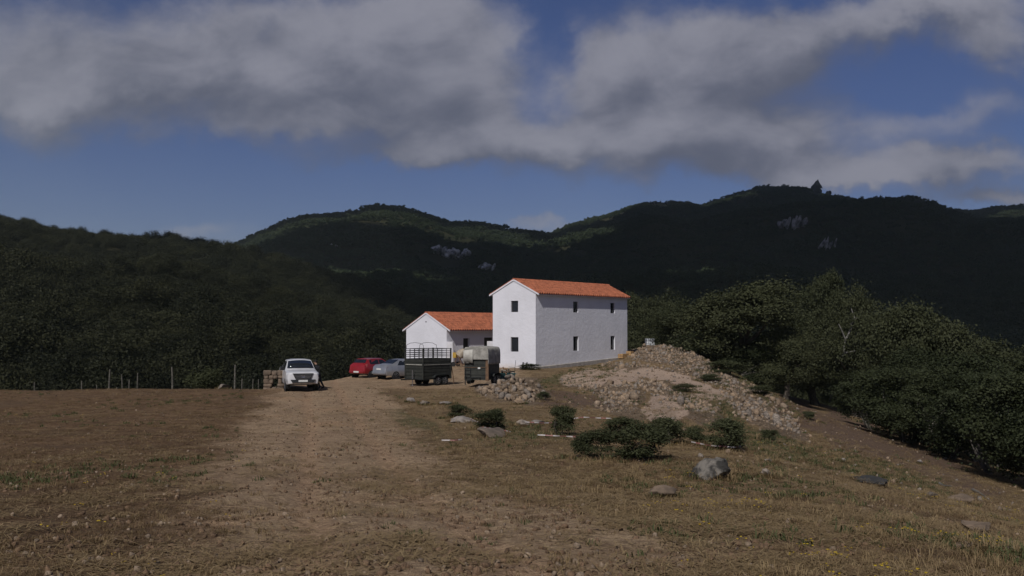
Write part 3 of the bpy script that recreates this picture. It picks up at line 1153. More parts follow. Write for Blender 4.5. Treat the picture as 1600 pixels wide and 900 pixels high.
PLASTER = plaster()
TILE = mat("terracotta_tile", (.360, .118, .060), (.22, .072, .037), scale=2.6, rough=.85, bump=.3, bscale=20)
TILE_RIDGE = mat("ridge_tile", (.46, .15, .08), (.33, .105, .055), scale=3, rough=.85, bump=.3)
INNER = mat("bare_interior", (.10, .085, .075), (.07, .06, .05), scale=1, rough=.95)
CONCRETE = mat("concrete", (.34, .31, .28), (.24, .22, .20), scale=3, rough=.95, bump=.3)
WIN_FRAME = mat("dark_window_frame", (.03, .028, .026), rough=.6, scale=10)


def wall_mesh(mb, origin, du, L, z0, z1, openings, thick, gable=None, depth_dir=None):
    """A wall along du from origin, with openings (a0, a1, z0, z1), reveals and an inner face; gable adds a triangle of that rise."""
    du = Vector(du)
    dn = Vector(depth_dir)
    O = Vector(origin)

    def P(a, z, d=0.0):
        return O + du * a + dn * d + Vector((0, 0, z))
    xs = sorted({0.0, L, *[o[0] for o in openings], *[o[1] for o in openings], *([L / 2] if gable else [])})
    zs = sorted({z0, z1, *[o[2] for o in openings], *[o[3] for o in openings]})
    for d, flip in ((0.0, False), (thick, True)):
        for i in range(len(xs) - 1):
            for j in range(len(zs) - 1):
                cx, cz = (xs[i] + xs[i + 1]) / 2, (zs[j] + zs[j + 1]) / 2
                if any(o[0] < cx < o[1] and o[2] < cz < o[3] for o in openings):
                    continue
                mb.add([P(xs[i], zs[j], d), P(xs[i + 1], zs[j], d), P(xs[i + 1], zs[j + 1], d), P(xs[i], zs[j + 1], d)], [(0, 1, 2, 3)], 1 if flip else 0)
        if gable:
            mb.add([P(0, z1, d), P(L / 2, z1, d), P(L, z1, d), P(L / 2, z1 + gable, d)], [(0, 1, 3), (1, 2, 3)], 1 if flip else 0)
    for (a0, a1, b0, b1) in openings:
        for q in ([(a0, b0), (a1, b0)], [(a1, b0), (a1, b1)], [(a1, b1), (a0, b1)], [(a0, b1), (a0, b0)]):
            mb.add([P(*q[0]), P(*q[1]), P(*q[1], thick), P(*q[0], thick)], [(0, 1, 2, 3)], 0)


def barrel_roof(mb, x0, x1, ylow, yridge, zlow, zridge, pitch=.32, amp=.10, courses=None):
    """One slope of curved clay tiles from the eave (ylow, zlow) up to the ridge; thickness hangs below."""
    n = max(1, int(round((x1 - x0) / pitch)))
    seg = 8
    L = math.hypot(yridge - ylow, zridge - zlow)
    courses = courses or max(2, int(L / .36))
    nx = n * seg + 1
    dirv = Vector((0, (yridge - ylow) / L, (zridge - zlow) / L))
    nrm = Vector((0, -dirv.z, dirv.y)) if dirv.y > 0 else Vector((0, dirv.z, -dirv.y))
    rows = []
    rr = random.Random(int(x0 * 100 + zlow * 10))
    jit = [rr.uniform(-.012, .012) for _ in range(n + 1)]
    for c in range(courses):
        for s, lift in ((c / courses, .022), ((c + 1) / courses, 0.0)):
            rows.append((s, lift))
    vs = []
    for (s, lift) in rows:
        for i in range(nx):
            x = x0 + (x1 - x0) * i / (nx - 1)
            ph = (i % seg) / seg
            w = abs(math.sin(math.pi * ph)) * 2 - .75 if True else 0
            p = Vector((x, ylow, zlow)) + dirv * (L * s) + nrm * (amp * w + lift + jit[min(i // seg, n)] * (1 if (i % seg) else 0))
            vs.append(p)
    fs = []
    for r in range(len(rows) - 1):
        for i in range(nx - 1):
            fs.append((r * nx + i, r * nx + i + 1, (r + 1) * nx + i + 1, (r + 1) * nx + i))
    mb.add(vs, fs, 0)
    b = len(vs)
    # underside
    lo = [Vector((x0, ylow, zlow)) - nrm * .09, Vector((x1, ylow, zlow)) - nrm * .09, Vector((x1, yridge, zridge)) - nrm * .09, Vector((x0, yridge, zridge)) - nrm * .09]
    hi = [q + nrm * .035 for q in lo]
    mb.add(lo + hi, [(0, 1, 2, 3), (4, 5, 6, 7), (0, 1, 5, 4), (1, 2, 6, 5), (2, 3, 7, 6), (3, 0, 4, 7)], 1)


def make_house(name, label, x0, x1, y0, y1, zb, ze, rise, gable_open, long_open, over=.34, floors=1):
    e = empty(name, C0, ANG, label, "house")
    W, L = y1 - y0, x1 - x0
    th = .28
    mb = MB()
    # gable wall facing the sun: runs from the near long wall towards +y, so that its outside is at x0
    wall_mesh(mb, (x0, y0, 0), (0, 1, 0), W, zb, ze, gable_open, th, rise, (1, 0, 0))
    wall_mesh(mb, (x1, y0, 0), (0, 1, 0), W, zb, ze, [], th, rise, (-1, 0, 0))
    wall_mesh(mb, (x0, y0, 0), (1, 0, 0), L, zb, ze, long_open, th, None, (0, 1, 0))
    wall_mesh(mb, (x0, y1, 0), (1, 0, 0), L, zb, ze, [], th, None, (0, -1, 0))
    mb.build("wall", [PLASTER, INNER], e, recalc=False)
    fl = MB()
    fl.box(x0 + th, x1 - th, y0 + th, y1 - th, -.2, .02)
    if floors > 1:
        fl.box(x0 + th, x1 - th, y0 + th, y1 - th, 2.9, 3.15)
    fl.box(x0 + th, x1 - th, y0 + th, y1 - th, ze - .2, ze - .05)
    fl.build("floor", INNER, e)
    # roof
    ym = (y0 + y1) / 2
    slope = rise / (W / 2)
    rf = MB()
    lift = .10
    barrel_roof(rf, x0 - .06, x1 + .06, y0 - over, ym, ze - slope * over + lift, ze + rise + lift)
    barrel_roof(rf, x0 - .06, x1 + .06, y1 + over, ym, ze - slope * over + lift, ze + rise + lift)
    roof = rf.build("roof", [TILE, PLASTER], e, smooth=60, recalc=True)
    rd = MB()
    k = 0
    x = x0 - .08
    while x < x1 + .05:
        r = .105 + .008 * (k % 2)
        prof = [(x, r * 1.06), (x + .38, r * .94)]
        n = 8
        vs = []
        for (xx, rad) in prof:
            for i in range(n + 1):
                a = math.pi * i / n
                vs.append((xx, ym + math.cos(a) * rad * 1.15, ze + rise + lift - .01 + math.sin(a) * rad))
        rd.add(vs, [(i, i + 1, n + 2 + i, n + 1 + i) for i in range(n)] + [tuple(range(n + 1)), tuple(range(n + 1, 2 * n + 2))])
        x += .36
        k += 1
    rd.build("ridge_tile", TILE_RIDGE, roof, smooth=50)
    # white mortar verge along the gable
    vg = MB()
    for sy in (y0 - over, y1 + over):
        vg.add([(x0 - .075, sy, ze - slope * over + .0), (x0 - .075, ym, ze + rise + .0), (x0 - .075, ym, ze + rise + lift + .02), (x0 - .075, sy, ze - slope * over + lift + .02),
                (x0 + .02, sy, ze - slope * over + .0), (x0 + .02, ym, ze + rise + .0), (x0 + .02, ym, ze + rise + lift + .02), (x0 + .02, sy, ze - slope * over + lift + .02)],
               [(0, 1, 2, 3), (7, 6, 5, 4), (0, 4, 5, 1), (1, 5, 6, 2), (2, 6, 7, 3), (3, 7, 4, 0)])
    vg.build("verge", PLASTER, roof)
    return e


def window(parent, axis, pos, a0, a1, z0, z1, name="window", frame_w=.06, deep=.12):
    """A frame and a pane set back in a wall opening. axis 'x': wall plane x=pos; axis 'y': wall plane y=pos."""
    def bx(mb, a, b, c, d, dep0, dep1):
        if axis == 'x':
            mb.box(pos + dep0, pos + dep1, a, b, c, d)
        else:
            mb.box(a, b, pos + dep0, pos + dep1, c, d)
    g = .004
    pane = MB()
    bx(pane, a0 + frame_w, a1 - frame_w, z0 + frame_w, z1 - frame_w, deep + .02, deep + .03)
    p = pane.build(name, GLASS, parent)
    fr = MB()
    bx(fr, a0 + g, a0 + frame_w, z0 + g, z1 - g, deep, deep + .05)
    bx(fr, a1 - frame_w, a1 - g, z0 + g, z1 - g, deep, deep + .05)
    bx(fr, a0 + frame_w, a1 - frame_w, z0 + g, z0 + frame_w, deep, deep + .05)
    bx(fr, a0 + frame_w, a1 - frame_w, z1 - frame_w, z1 - g, deep, deep + .05)
    fr.build("frame", WIN_FRAME, p)
    return p


G_OP = [(1.78, 2.52, 4.5, 5.42), (1.75, 2.55, 1.28, 2.46)]
L_OP = [(5.30, 6.04, 4.52, 5.44), (11.14, 11.86, 4.52, 5.44), (5.30, 6.08, 1.28, 2.50), (11.14, 11.86, 1.28, 2.50)]
tall = make_house("farmhouse", "tall two-storey white house with an orange tiled roof and small dark windows", 0, 13.97, 0, 4.43, -1.0, 6.0, 1.07, G_OP, L_OP, floors=2)
for o in G_OP:
    window(tall, 'x', 0, *o)
for o in L_OP:
    window(tall, 'y', 0, *o)
ph = MB()
ph.add([(-.02, -.16, -1), (14.2, -.16, -1), (14.2, -.16, .62), (-.02, -.16, .06), (-.02, -.003, -1), (14.2, -.003, -1), (14.2, -.003, .66), (-.02, -.003, .10)],
       [(0, 1, 2, 3), (4, 7, 6, 5), (3, 2, 6, 7), (0, 3, 7, 4), (1, 5, 6, 2)])
ph.build("plinth", CONCRETE, tall)

A_OP = [(2.25, 3.15, .0, 2.28), (5.2, 6.6, .0, 2.32)]
AX0, AY0 = 1.74, 11.1
low = make_house("outbuilding", "low single-storey white house with an orange tiled roof and two dark doorways", AX0, AX0 + 11, AY0, AY0 + 4.93, -1.0, 3.12, 1.36, [], A_OP, over=.42)
for o in A_OP:
    d = MB()
    d.box(AX0 + o[0] + .02, AX0 + o[1] - .02, AY0 + .22, AY0 + .27, .03, o[3] - .02)
    d.build("door", WIN_FRAME, low)
vt = MB()
vt.box(AX0 - .012, AX0 + .01, AY0 + 2.40, AY0 + 2.56, 3.72, 3.80)
vt.build("vent", WIN_FRAME, low)
YW = mat("yard_wall_white", (.62, .61, .64), (.54, .53, .54), scale=1.5, rough=.92, bump=.5)
for (a, b, zt, lab) in ((4.43 + .01, 6.48, 2.08, "short white yard wall joined to the tall house beside the dark doorway"), (10.4, AY0 - .004, 2.0, "short white wall stub continuing the low house's gable")):
    y = MB()
    y.box(AX0 - .003, AX0 + .24, a, b, -.8, zt)
    o = y.build("yard_wall", YW, bevel=.01)
    o.location = C0
    o.rotation_euler = (0, 0, ANG)
    tag(o, lab, "wall")


def house_pt(x, y):
    return Vector((C0.x + .616 * x - .788 * y, C0.y + .788 * x + .616 * y, 0))


# ------------------------------------------------------------------ vehicles


def car_body(stations, paint, parent):
    """stations: (x, [(y, z) from the bottom centre line round to the roof centre line])."""
    mb = MB()
    K = len(stations[0][1])
    ring = []
    vs = []
    for (x, prof) in stations:
        full = [(x, y, z) for (y, z) in prof] + [(x, -y, z) for (y, z) in prof[-2:0:-1]]
        ring.append(len(full))
        vs += full
    n = ring[0]
    fs = []
    for i in range(len(stations) - 1):
        for k in range(n):
            k2 = (k + 1) % n
            fs.append((i * n + k, i * n + k2, (i + 1) * n + k2, (i + 1) * n + k))
    fs.append(tuple(range(n)))
    fs.append(tuple((len(stations) - 1) * n + k for k in range(n))[::-1])
    mb.add(vs, fs)
    return mb.build("body", paint, parent, smooth=26)


def prof(bot, sill, mid, belt, roof, top):
    """(y,z) pairs: bottom edge, sill, widest, belt line, roof edge; top is a height."""
    return [(0, bot[1]), bot, sill, mid, belt, roof, (roof[0] * .55, top - (top - roof[1]) * .15), (0, top)]


def lerp_prof(st, x):
    xs = [s[0] for s in st]
    for i in range(len(xs) - 1):
        if xs[i] >= x >= xs[i + 1]:
            f = (xs[i] - x) / (xs[i] - xs[i + 1])
            return [Vector((x, a[0] + (b[0] - a[0]) * f, a[1] + (b[1] - a[1]) * f)) for a, b in zip(st[i][1], st[i + 1][1])]
    raise ValueError(x)


def side_glass(st, xf, xr, side, parent, lo=.10, hi=.90, xf_top=None, xr_top=None):
    """A side window between the belt line and the roof edge."""
    def pt(x, f):
        p = lerp_prof(st, x)
        q = p[4].lerp(p[5], f)
        return Vector((q.x, q.y * side, q.z))
    c = [pt(xr, lo), pt(xf, lo), pt(xf if xf_top is None else xf_top, hi), pt(xr if xr_top is None else xr_top, hi)]
    if side > 0:
        c = [c[1], c[0], c[3], c[2]]
    mb = MB()
    mb.panel(c, 0, .008)
    return mb.build("side_window", GLASS, parent)


def wheel(parent, x, y, r, w, side, rim=RIM):
    mb = MB()
    pr = [(r * .62, -w / 2), (r * .9, -w / 2), (r, -w * .36), (r, w * .36), (r * .9, w / 2), (r * .62, w / 2)]
    mb.lathe(pr, 24, 'y')
    o = mb.build("wheel", TYRE, parent, smooth=40)
    o.location = (x, y, r)
    rm = MB()
    s = side * w / 2
    rm.lathe([(r * .60, s * .8), (r * .63, s * 1.02), (r * .56, s * 1.02), (r * .5, s * .75), (r * .2, s * .8), (r * .14, s * 1.0), (.001, s * 1.0)], 20, 'y')
    for k in range(5):
        a = 2 * math.pi * k / 5
        rm.tube([(math.cos(a) * r * .15, s * .93, math.sin(a) * r * .15), (math.cos(a) * r * .56, s * .9, math.sin(a) * r * .56)], r * .07, 5)
    rm.build("rim", rim, o, smooth=35)
    return o


def arch(parent, x, y, r, side):
    mb = MB()
    n = 14
    vs = []
    for d in (0, .012 * side):
        vs += [(x + math.cos(math.pi * k / n) * r, y + d, .95 * math.sin(math.pi * k / n) * r) for k in range(n + 1)]
    fs = [tuple(range(n + 1)), tuple(range(n + 1, 2 * n + 2))] + [(k, k + 1, n + 2 + k, n + 1 + k) for k in range(n)]
    mb.add(vs, fs)
    o = mb.build("wheel_arch", DARK, parent)
    return o


def make_pickup():
    p0 = at(473, 608, 57.2)
    x, y = p0.x - .72, p0.y
    hd = math.atan2(-math.cos(R(17.5)), math.sin(R(17.5)))      # heading: towards the camera, a little to the right
    e = empty("pickup_truck", (x, y + 2.2, gz(x, y + 2.2) + .0), hd, "white pickup truck facing the camera on the dirt track", "pickup truck")
    st = [
        (2.66, prof((.62, .50), (.70, .56), (.72, .74), (.70, 1.00), (.60, 1.04), 1.05)),
        (2.60, prof((.78, .46), (.84, .54), (.86, .76), (.82, 1.03), (.70, 1.075), 1.09)),
        (2.40, prof((.86, .42), (.90, .52), (.925, .78), (.88, 1.06), (.74, 1.12), 1.14)),
        (1.70, prof((.88, .40), (.91, .50), (.925, .80), (.89, 1.12), (.78, 1.18), 1.20)),
        (1.18, prof((.88, .38), (.91, .48), (.92, .82), (.89, 1.17), (.80, 1.22), 1.245)),
        (.98, prof((.88, .38), (.91, .48), (.92, .82), (.89, 1.19), (.79, 1.34), 1.36)),
        (.38, prof((.88, .38), (.91, .48), (.92, .82), (.89, 1.21), (.68, 1.72), 1.775)),
        (-.30, prof((.88, .38), (.91, .48), (.92, .82), (.89, 1.22), (.685, 1.755), 1.815)),
        (-1.00, prof((.88, .38), (.91, .48), (.92, .82), (.89, 1.22), (.675, 1.73), 1.79)),
        (-1.22, prof((.88, .38), (.91, .48), (.92, .82), (.89, 1.22), (.68, 1.68), 1.70)),
        (-1.30, prof((.88, .40), (.91, .50), (.92, .82), (.90, 1.20), (.84, 1.22), 1.02)),
        (-2.62, prof((.86, .46), (.90, .54), (.92, .82), (.90, 1.20), (.84, 1.22), 1.02)),
    ]
    car_body(st, WHITE_PAINT, e)
    # windscreen
    a, b = lerp_prof(st, 1.10), lerp_prof(st, .44)
    mb = MB()
    c = [Vector((a[5].x, a[5].y * .96, a[5].z + .03)), Vector((a[5].x, -a[5].y * .96, a[5].z + .03)), Vector((b[5].x, -b[5].y * .95, b[5].z)), Vector((b[5].x, b[5].y * .95, b[5].z))]
    fm = lambda q, k: Vector((q.x + .06, 0, q.z + k))
    n = 6
    vs = []
    for (l, r_, bulge) in ((c[0], c[1], .05), (c[3], c[2], .055)):
        for i in range(n + 1):
            f = i / n
            q = l.lerp(r_, f)
            k = 1 - (2 * f - 1) ** 2
            vs.append(q + Vector((bulge * k + .02, 0, bulge * k + .012)))
    mb.add(vs, [(i, i + 1, n + 2 + i, n + 1 + i) for i in range(n)])
    ws = mb.build("windscreen", GLASS, e, smooth=40)
    md = ws.modifiers.new("solid", 'SOLIDIFY')
    md.thickness = .012
    for s in (1, -1):
        side_glass(st, .85, -.22, s, e, .08, .86, xf_top=.36)
        side_glass(st, -.32, -1.0, s, e, .08, .86)
        m = MB()
        m.box(.80, .98, s * .93, s * 1.14, 1.18, 1.40)
        m.box(.84, .94, s * .86, s * .96, 1.18, 1.24)
        m.build("wing_mirror", DARK, e, bevel=.03, smooth=40)
        for (wx) in (1.62, -1.55):
            arch(e, wx, s * .918, .47, s)
            wheel(e, wx, s * .80, .385, .26, s)
        hl = MB()
        q = [(2.62, s * .50, .89), (2.40, s * .90, .92), (2.36, s * .885, 1.07), (2.58, s * .54, 1.05)]
        hl.panel(q if s > 0 else q[::-1], 0, .035, .07)
        hl.build("headlight", LENS, e, bevel=.01)
        fg = MB()
        fg.add([(2.665, s * .66, .55), (2.53, s * .90, .57), (2.53, s * .89, .76), (2.645, s * .74, .72), (2.3, s * .62, .60), (2.3, s * .8, .6), (2.3, s * .8, .74), (2.3, s * .72, .70)],
               [(0, 1, 2, 3), (4, 5, 6, 7), (0, 1, 5, 4), (1, 2, 6, 5), (2, 3, 7, 6), (3, 0, 4, 7)])
        f2 = fg.build("fog_lamp_pocket", DARK, e)
        fl = MB()
        fl.lathe([(.05, 2.60), (.05, 2.625), (.001, 2.63)], 10, 'x', (0, s * .72, .645))
        fl.build("fog_lamp", LENS, f2)
    g = MB()
    g.add([(2.71, -.58, 1.055), (2.71, .58, 1.055), (2.73, .42, .73), (2.73, -.42, .73), (2.45, -.58, 1.055), (2.45, .58, 1.055), (2.45, .42, .73), (2.45, -.42, .73)],
          [(0, 1, 2, 3), (4, 5, 6, 7), (0, 1, 5, 4), (1, 2, 6, 5), (2, 3, 7, 6), (3, 0, 4, 7)])
    gr = g.build("grille", DARK, e)
    sl = MB()
    for k in range(3):
        z = .80 + .08 * k
        w = .40 + .045 * k
        sl.box(2.715, 2.735, -w, w, z - .012, z + .012)
    sl.build("grille_bar", RIM, gr)
    em = MB()
    for (rx, rz, dz) in ((.105, .072, 0), (.045, .068, 0), (.075, .028, .035)):
        pts = [(2.745, rx * math.cos(q), .90 + dz + rz * math.sin(q)) for q in np.linspace(0, 2 * math.pi, 17)]
        em.tube(pts, .011, 5, cap=False)
    em.build("emblem", CHROME, gr)
    bp = MB()
    bp.add([(2.72, -.70, .70), (2.72, .70, .70), (2.74, .60, .53), (2.74, -.60, .53), (2.4, -.70, .70), (2.4, .70, .70), (2.4, .6, .53), (2.4, -.6, .53)],
           [(0, 1, 2, 3), (4, 5, 6, 7), (0, 1, 5, 4), (1, 2, 6, 5), (2, 3, 7, 6), (3, 0, 4, 7)])
    bu = bp.build("bumper_insert", DARK, e)
    pl = MB()
    pl.box(2.745, 2.757, -.26, .26, .575, .685)
    pl.build("number_plate", PLATE, bu)
    sk = MB()
    sk.add([(2.70, -.62, .555), (2.70, .62, .555), (2.62, .50, .42), (2.62, -.50, .42), (2.3, -.62, .555), (2.3, .62, .555), (2.3, .5, .42), (2.3, -.5, .42)],
           [(0, 1, 2, 3), (4, 5, 6, 7), (0, 1, 5, 4), (1, 2, 6, 5), (2, 3, 7, 6), (3, 0, 4, 7)])
    sk.build("skid_plate", mat("satin_silver", (.45, .45, .45), rough=.4, metal=.3, scale=8), e, bevel=.02)
    rk = MB()
    rk.box(-.3, -.0, -.05, .05, .30, .42)
    rk.box(-2.2, 2.1, -.55, .55, .36, .46)
    rk.build("chassis", DARK, e)
    return e


pickup = make_pickup()


def make_hatchback():
    p0 = at(568, 591, 73.5)
    hd = math.pi / 2 - R(36)            # heading away from the camera, to the right
    d = Vector((math.cos(hd), math.sin(hd), 0))
    c = p0 + d * 1.2
    e = empty("hatchback_car", (c.x, c.y, min(gz(p0.x, p0.y), gz(c.x, c.y))), hd, "red hatchback parked at the edge of the yard, seen from behind", "car")
    st = [
        (1.92, prof((.60, .34), (.66, .40), (.68, .55), (.64, .70), (.5, .74), .75)),
        (1.72, prof((.74, .28), (.79, .36), (.81, .58), (.76, .76), (.62, .82), .84)),
        (1.00, prof((.77, .24), (.82, .34), (.835, .60), (.79, .88), (.70, .95), .975)),
        (.78, prof((.77, .24), (.82, .34), (.835, .62), (.79, .91), (.70, 1.02), 1.04)),
        (.12, prof((.77, .24), (.82, .34), (.835, .63), (.79, .93), (.585, 1.38), 1.42)),
        (-.70, prof((.77, .24), (.82, .34), (.835, .64), (.79, .94), (.59, 1.40), 1.45)),
        (-1.38, prof((.77, .26), (.82, .36), (.83, .65), (.78, .96), (.57, 1.36), 1.41)),
        (-1.62, prof((.76, .28), (.81, .38), (.82, .66), (.76, .97), (.64, 1.10), 1.12)),
        (-1.86, prof((.72, .30), (.78, .40), (.79, .62), (.72, .93), (.62, .97), .98)),
        (-1.92, prof((.64, .34), (.70, .42), (.72, .58), (.68, .80), (.58, .85), .86)),
    ]
    car_body(st, RED_PAINT, e)
    for s in (1, -1):
        side_glass(st, .70, -.30, s, e, .12, .84, xf_top=.10)
        side_glass(st, -.38, -1.28, s, e, .12, .84)
        for wx in (1.20, -1.22):
            arch(e, wx, s * .832, .36, s)
            wheel(e, wx, s * .74, .295, .18, s)
        m = MB()
        m.panel([(-1.66, s * .775, .74), (-1.88, s * .70, .72), (-1.76, s * .70, 1.0), (-1.58, s * .765, 1.02)][::(1 if s > 0 else -1)], 0, .02, .03)
        m.build("tail_lamp", LENS_RED if s > 0 else mat("pale_tail_lamp", (.45, .18, .16), (.3, .05, .05), rough=.15, scale=6), e)
    rw = MB()
    a, b = lerp_prof(st, -1.60), lerp_prof(st, -1.40)
    rw.panel([(-1.63, .60, 1.08), (-1.63, -.60, 1.08), (-1.41, -.53, 1.335), (-1.41, .53, 1.335)], 0, .035, .06)
    rw.build("rear_window", GLASS, e)
    bp = MB()
    bp.box(-1.97, -1.7, -.74, .74, .36, .54)
    bu = bp.build("rear_bumper", RED_PAINT, e, bevel=.04, smooth=40)
    pl = MB()
    pl.box(-1.985, -1.972, -.26, .26, .40, .51)
    pl.build("number_plate", PLATE, bu)
    return e


def make_sedan():
    p0 = at(592, 590.5, 70.8)
    hd = math.pi / 2 - R(47)
    d = Vector((math.cos(hd), math.sin(hd), 0))
    c = p0 + d * 1.5 + Vector((.55, -.1, 0))
    e = empty("sedan_car", (c.x, c.y, min(gz(p0.x, p0.y), gz(c.x, c.y))), hd, "silver grey saloon car parked beside the red hatchback", "car")
    st = [
        (2.16, prof((.60, .32), (.66, .38), (.68, .52), (.64, .66), (.5, .70), .71)),
        (1.95, prof((.76, .28), (.82, .36), (.84, .58), (.78, .74), (.64, .79), .81)),
        (1.10, prof((.80, .24), (.85, .34), (.865, .60), (.81, .88), (.72, .94), .965)),
        (.88, prof((.80, .24), (.85, .34), (.865, .62), (.81, .91), (.70, 1.00), 1.02)),
        (.18, prof((.80, .24), (.85, .34), (.865, .63), (.81, .93), (.575, 1.37), 1.41)),
        (-.45, prof((.80, .24), (.85, .34), (.865, .64), (.81, .94), (.58, 1.39), 1.44)),
        (-.85, prof((.80, .24), (.85, .34), (.865, .65), (.81, .95), (.57, 1.36), 1.405)),
        (-1.45, prof((.80, .26), (.85, .36), (.86, .66), (.80, .98), (.66, 1.08), 1.10)),
        (-2.00, prof((.78, .30), (.83, .40), (.84, .66), (.77, .97), (.66, 1.03), 1.05)),
        (-2.12, prof((.72, .32), (.78, .42), (.80, .60), (.74, .88), (.62, .94), .96)),
        (-2.18, prof((.66, .36), (.71, .44), (.73, .56), (.69, .72), (.58, .76), .77)),
    ]
    car_body(st, SILVER_PAINT, e)
    for s in (1, -1):
        side_glass(st, .80, -.12, s, e, .12, .84, xf_top=.16)
        side_glass(st, -.20, -1.12, s, e, .12, .84, xr_top=-.82)
        for wx in (1.36, -1.28):
            arch(e, wx, s * .862, .37, s)
            wheel(e, wx, s * .77, .305, .19, s)
        m = MB()
        m.panel([(-1.95, s * .80, .72), (-2.15, s * .55, .72), (-2.10, s * .55, .90), (-1.94, s * .785, .90)][::(1 if s > 0 else -1)], 0, .03, .04)
        m.build("tail_lamp", LENS_RED, e)
    rw = MB()
    rw.panel([(-1.40, .60, 1.10), (-1.40, -.60, 1.10), (-.88, -.52, 1.37), (-.88, .52, 1.37)], 0, .025, .045)
    rw.build("rear_window", GLASS, e)
    bp = MB()
    bp.box(-2.22, -1.9, -.78, .78, .38, .56)
    bp.build("rear_bumper", SILVER_PAINT, e, bevel=.04, smooth=40)
    pl = MB()
    pl.box(-2.19, -2.165, -.26, .26, .68, .80)
    pl.build("number_plate", PLATE, e)
    return e


make_hatchback()
make_sedan()

# ------------------------------------------------------------------ trailers
TR_GREEN = mat("dull_green_metal", (.033, .034, .028), (.020, .021, .018), scale=3, rough=.6, spec=.35, bump=.1)
TR_DARK = mat("dark_metal", (.020, .022, .021), (.012, .013, .013), scale=5, rough=.6)
TR_STRIPE = mat("pale_strip", (.34, .33, .29), (.22, .21, .19), scale=5, rough=.6)
CANVAS = mat("dirty_canvas", (.33, .315, .285), (.20, .19, .17), scale=2.5, rough=.95, bump=.5, bscale=5, bdist=.06)
RUST = mat("rusty_wood", (.16, .095, .055), (.10, .06, .038), scale=6, rough=.9)


def corrug(mb, a, b, z0, z1, n_out, ribs=5, depth=.03, mi=0):
    """A sheet-metal side from a to b with horizontal swages, n_out pointing outwards."""
    a, b, n_out = Vector(a), Vector(b), Vector(n_out)
    prof_ = []
    for k in range(ribs):
        h = (z1 - z0) / ribs
        zz = z0 + k * h
        prof_ += [(zz, 0), (zz + h * .8, 0), (zz + h * .84, -depth), (zz + h * .96, -depth)]
    prof_.append((z1, 0))
    vs = []
    for (z, d) in prof_:
        vs += [a + n_out * d + Vector((0, 0, z)), b + n_out * d + Vector((0, 0, z))]
    mb.add(vs, [(2 * i, 2 * i + 1, 2 * i + 3, 2 * i + 2) for i in range(len(prof_) - 1)], mi)
    t = .04
    mb.add([a - n_out * t + Vector((0, 0, z0)), b - n_out * t + Vector((0, 0, z0)), b - n_out * t + Vector((0, 0, z1)), a - n_out * t + Vector((0, 0, z1))], [(3, 2, 1, 0)], mi)


def trailer_base(e, L, W, wheels, r=.30):
    ch = MB()
    ch.box(-.02, L + .02, -W / 2, W / 2, .40, .48)
    ch.tube([(.1, -.3, .42), (-.9, 0, .44)], .04, 6)
    ch.tube([(.1, .3, .42), (-.9, 0, .44)], .04, 6)
    ch.tube([(-1.15, 0, .44), (-.85, 0, .44)], .05, 6)
    ch.build("chassis", TR_DARK, e)
    for s in (1, -1):
        for wx in wheels:
            wheel(e, wx, s * (W / 2 + .04), r, .17, s, TR_DARK if s > 0 else RIM)
        fd = MB()
        n = 10
        x0, x1 = wheels[0] - r - .1, wheels[-1] + r + .1
        pts = [(x0, .52), (x0 + .12, .66), (x0 + .3, .70), (x1 - .3, .70), (x1 - .12, .66), (x1, .52)]
        vs = []
        for yy in (s * W / 2, s * (W / 2 + .2)):
            vs += [(px_, yy, pz) for (px_, pz) in pts]
        m = len(pts)
        fd.add(vs, [(i, i + 1, m + i + 1, m + i) for i in range(m - 1)])
        o = fd.build("mudguard", TR_DARK, e)
        md = o.modifiers.new("solid", 'SOLIDIFY')
        md.thickness = .02


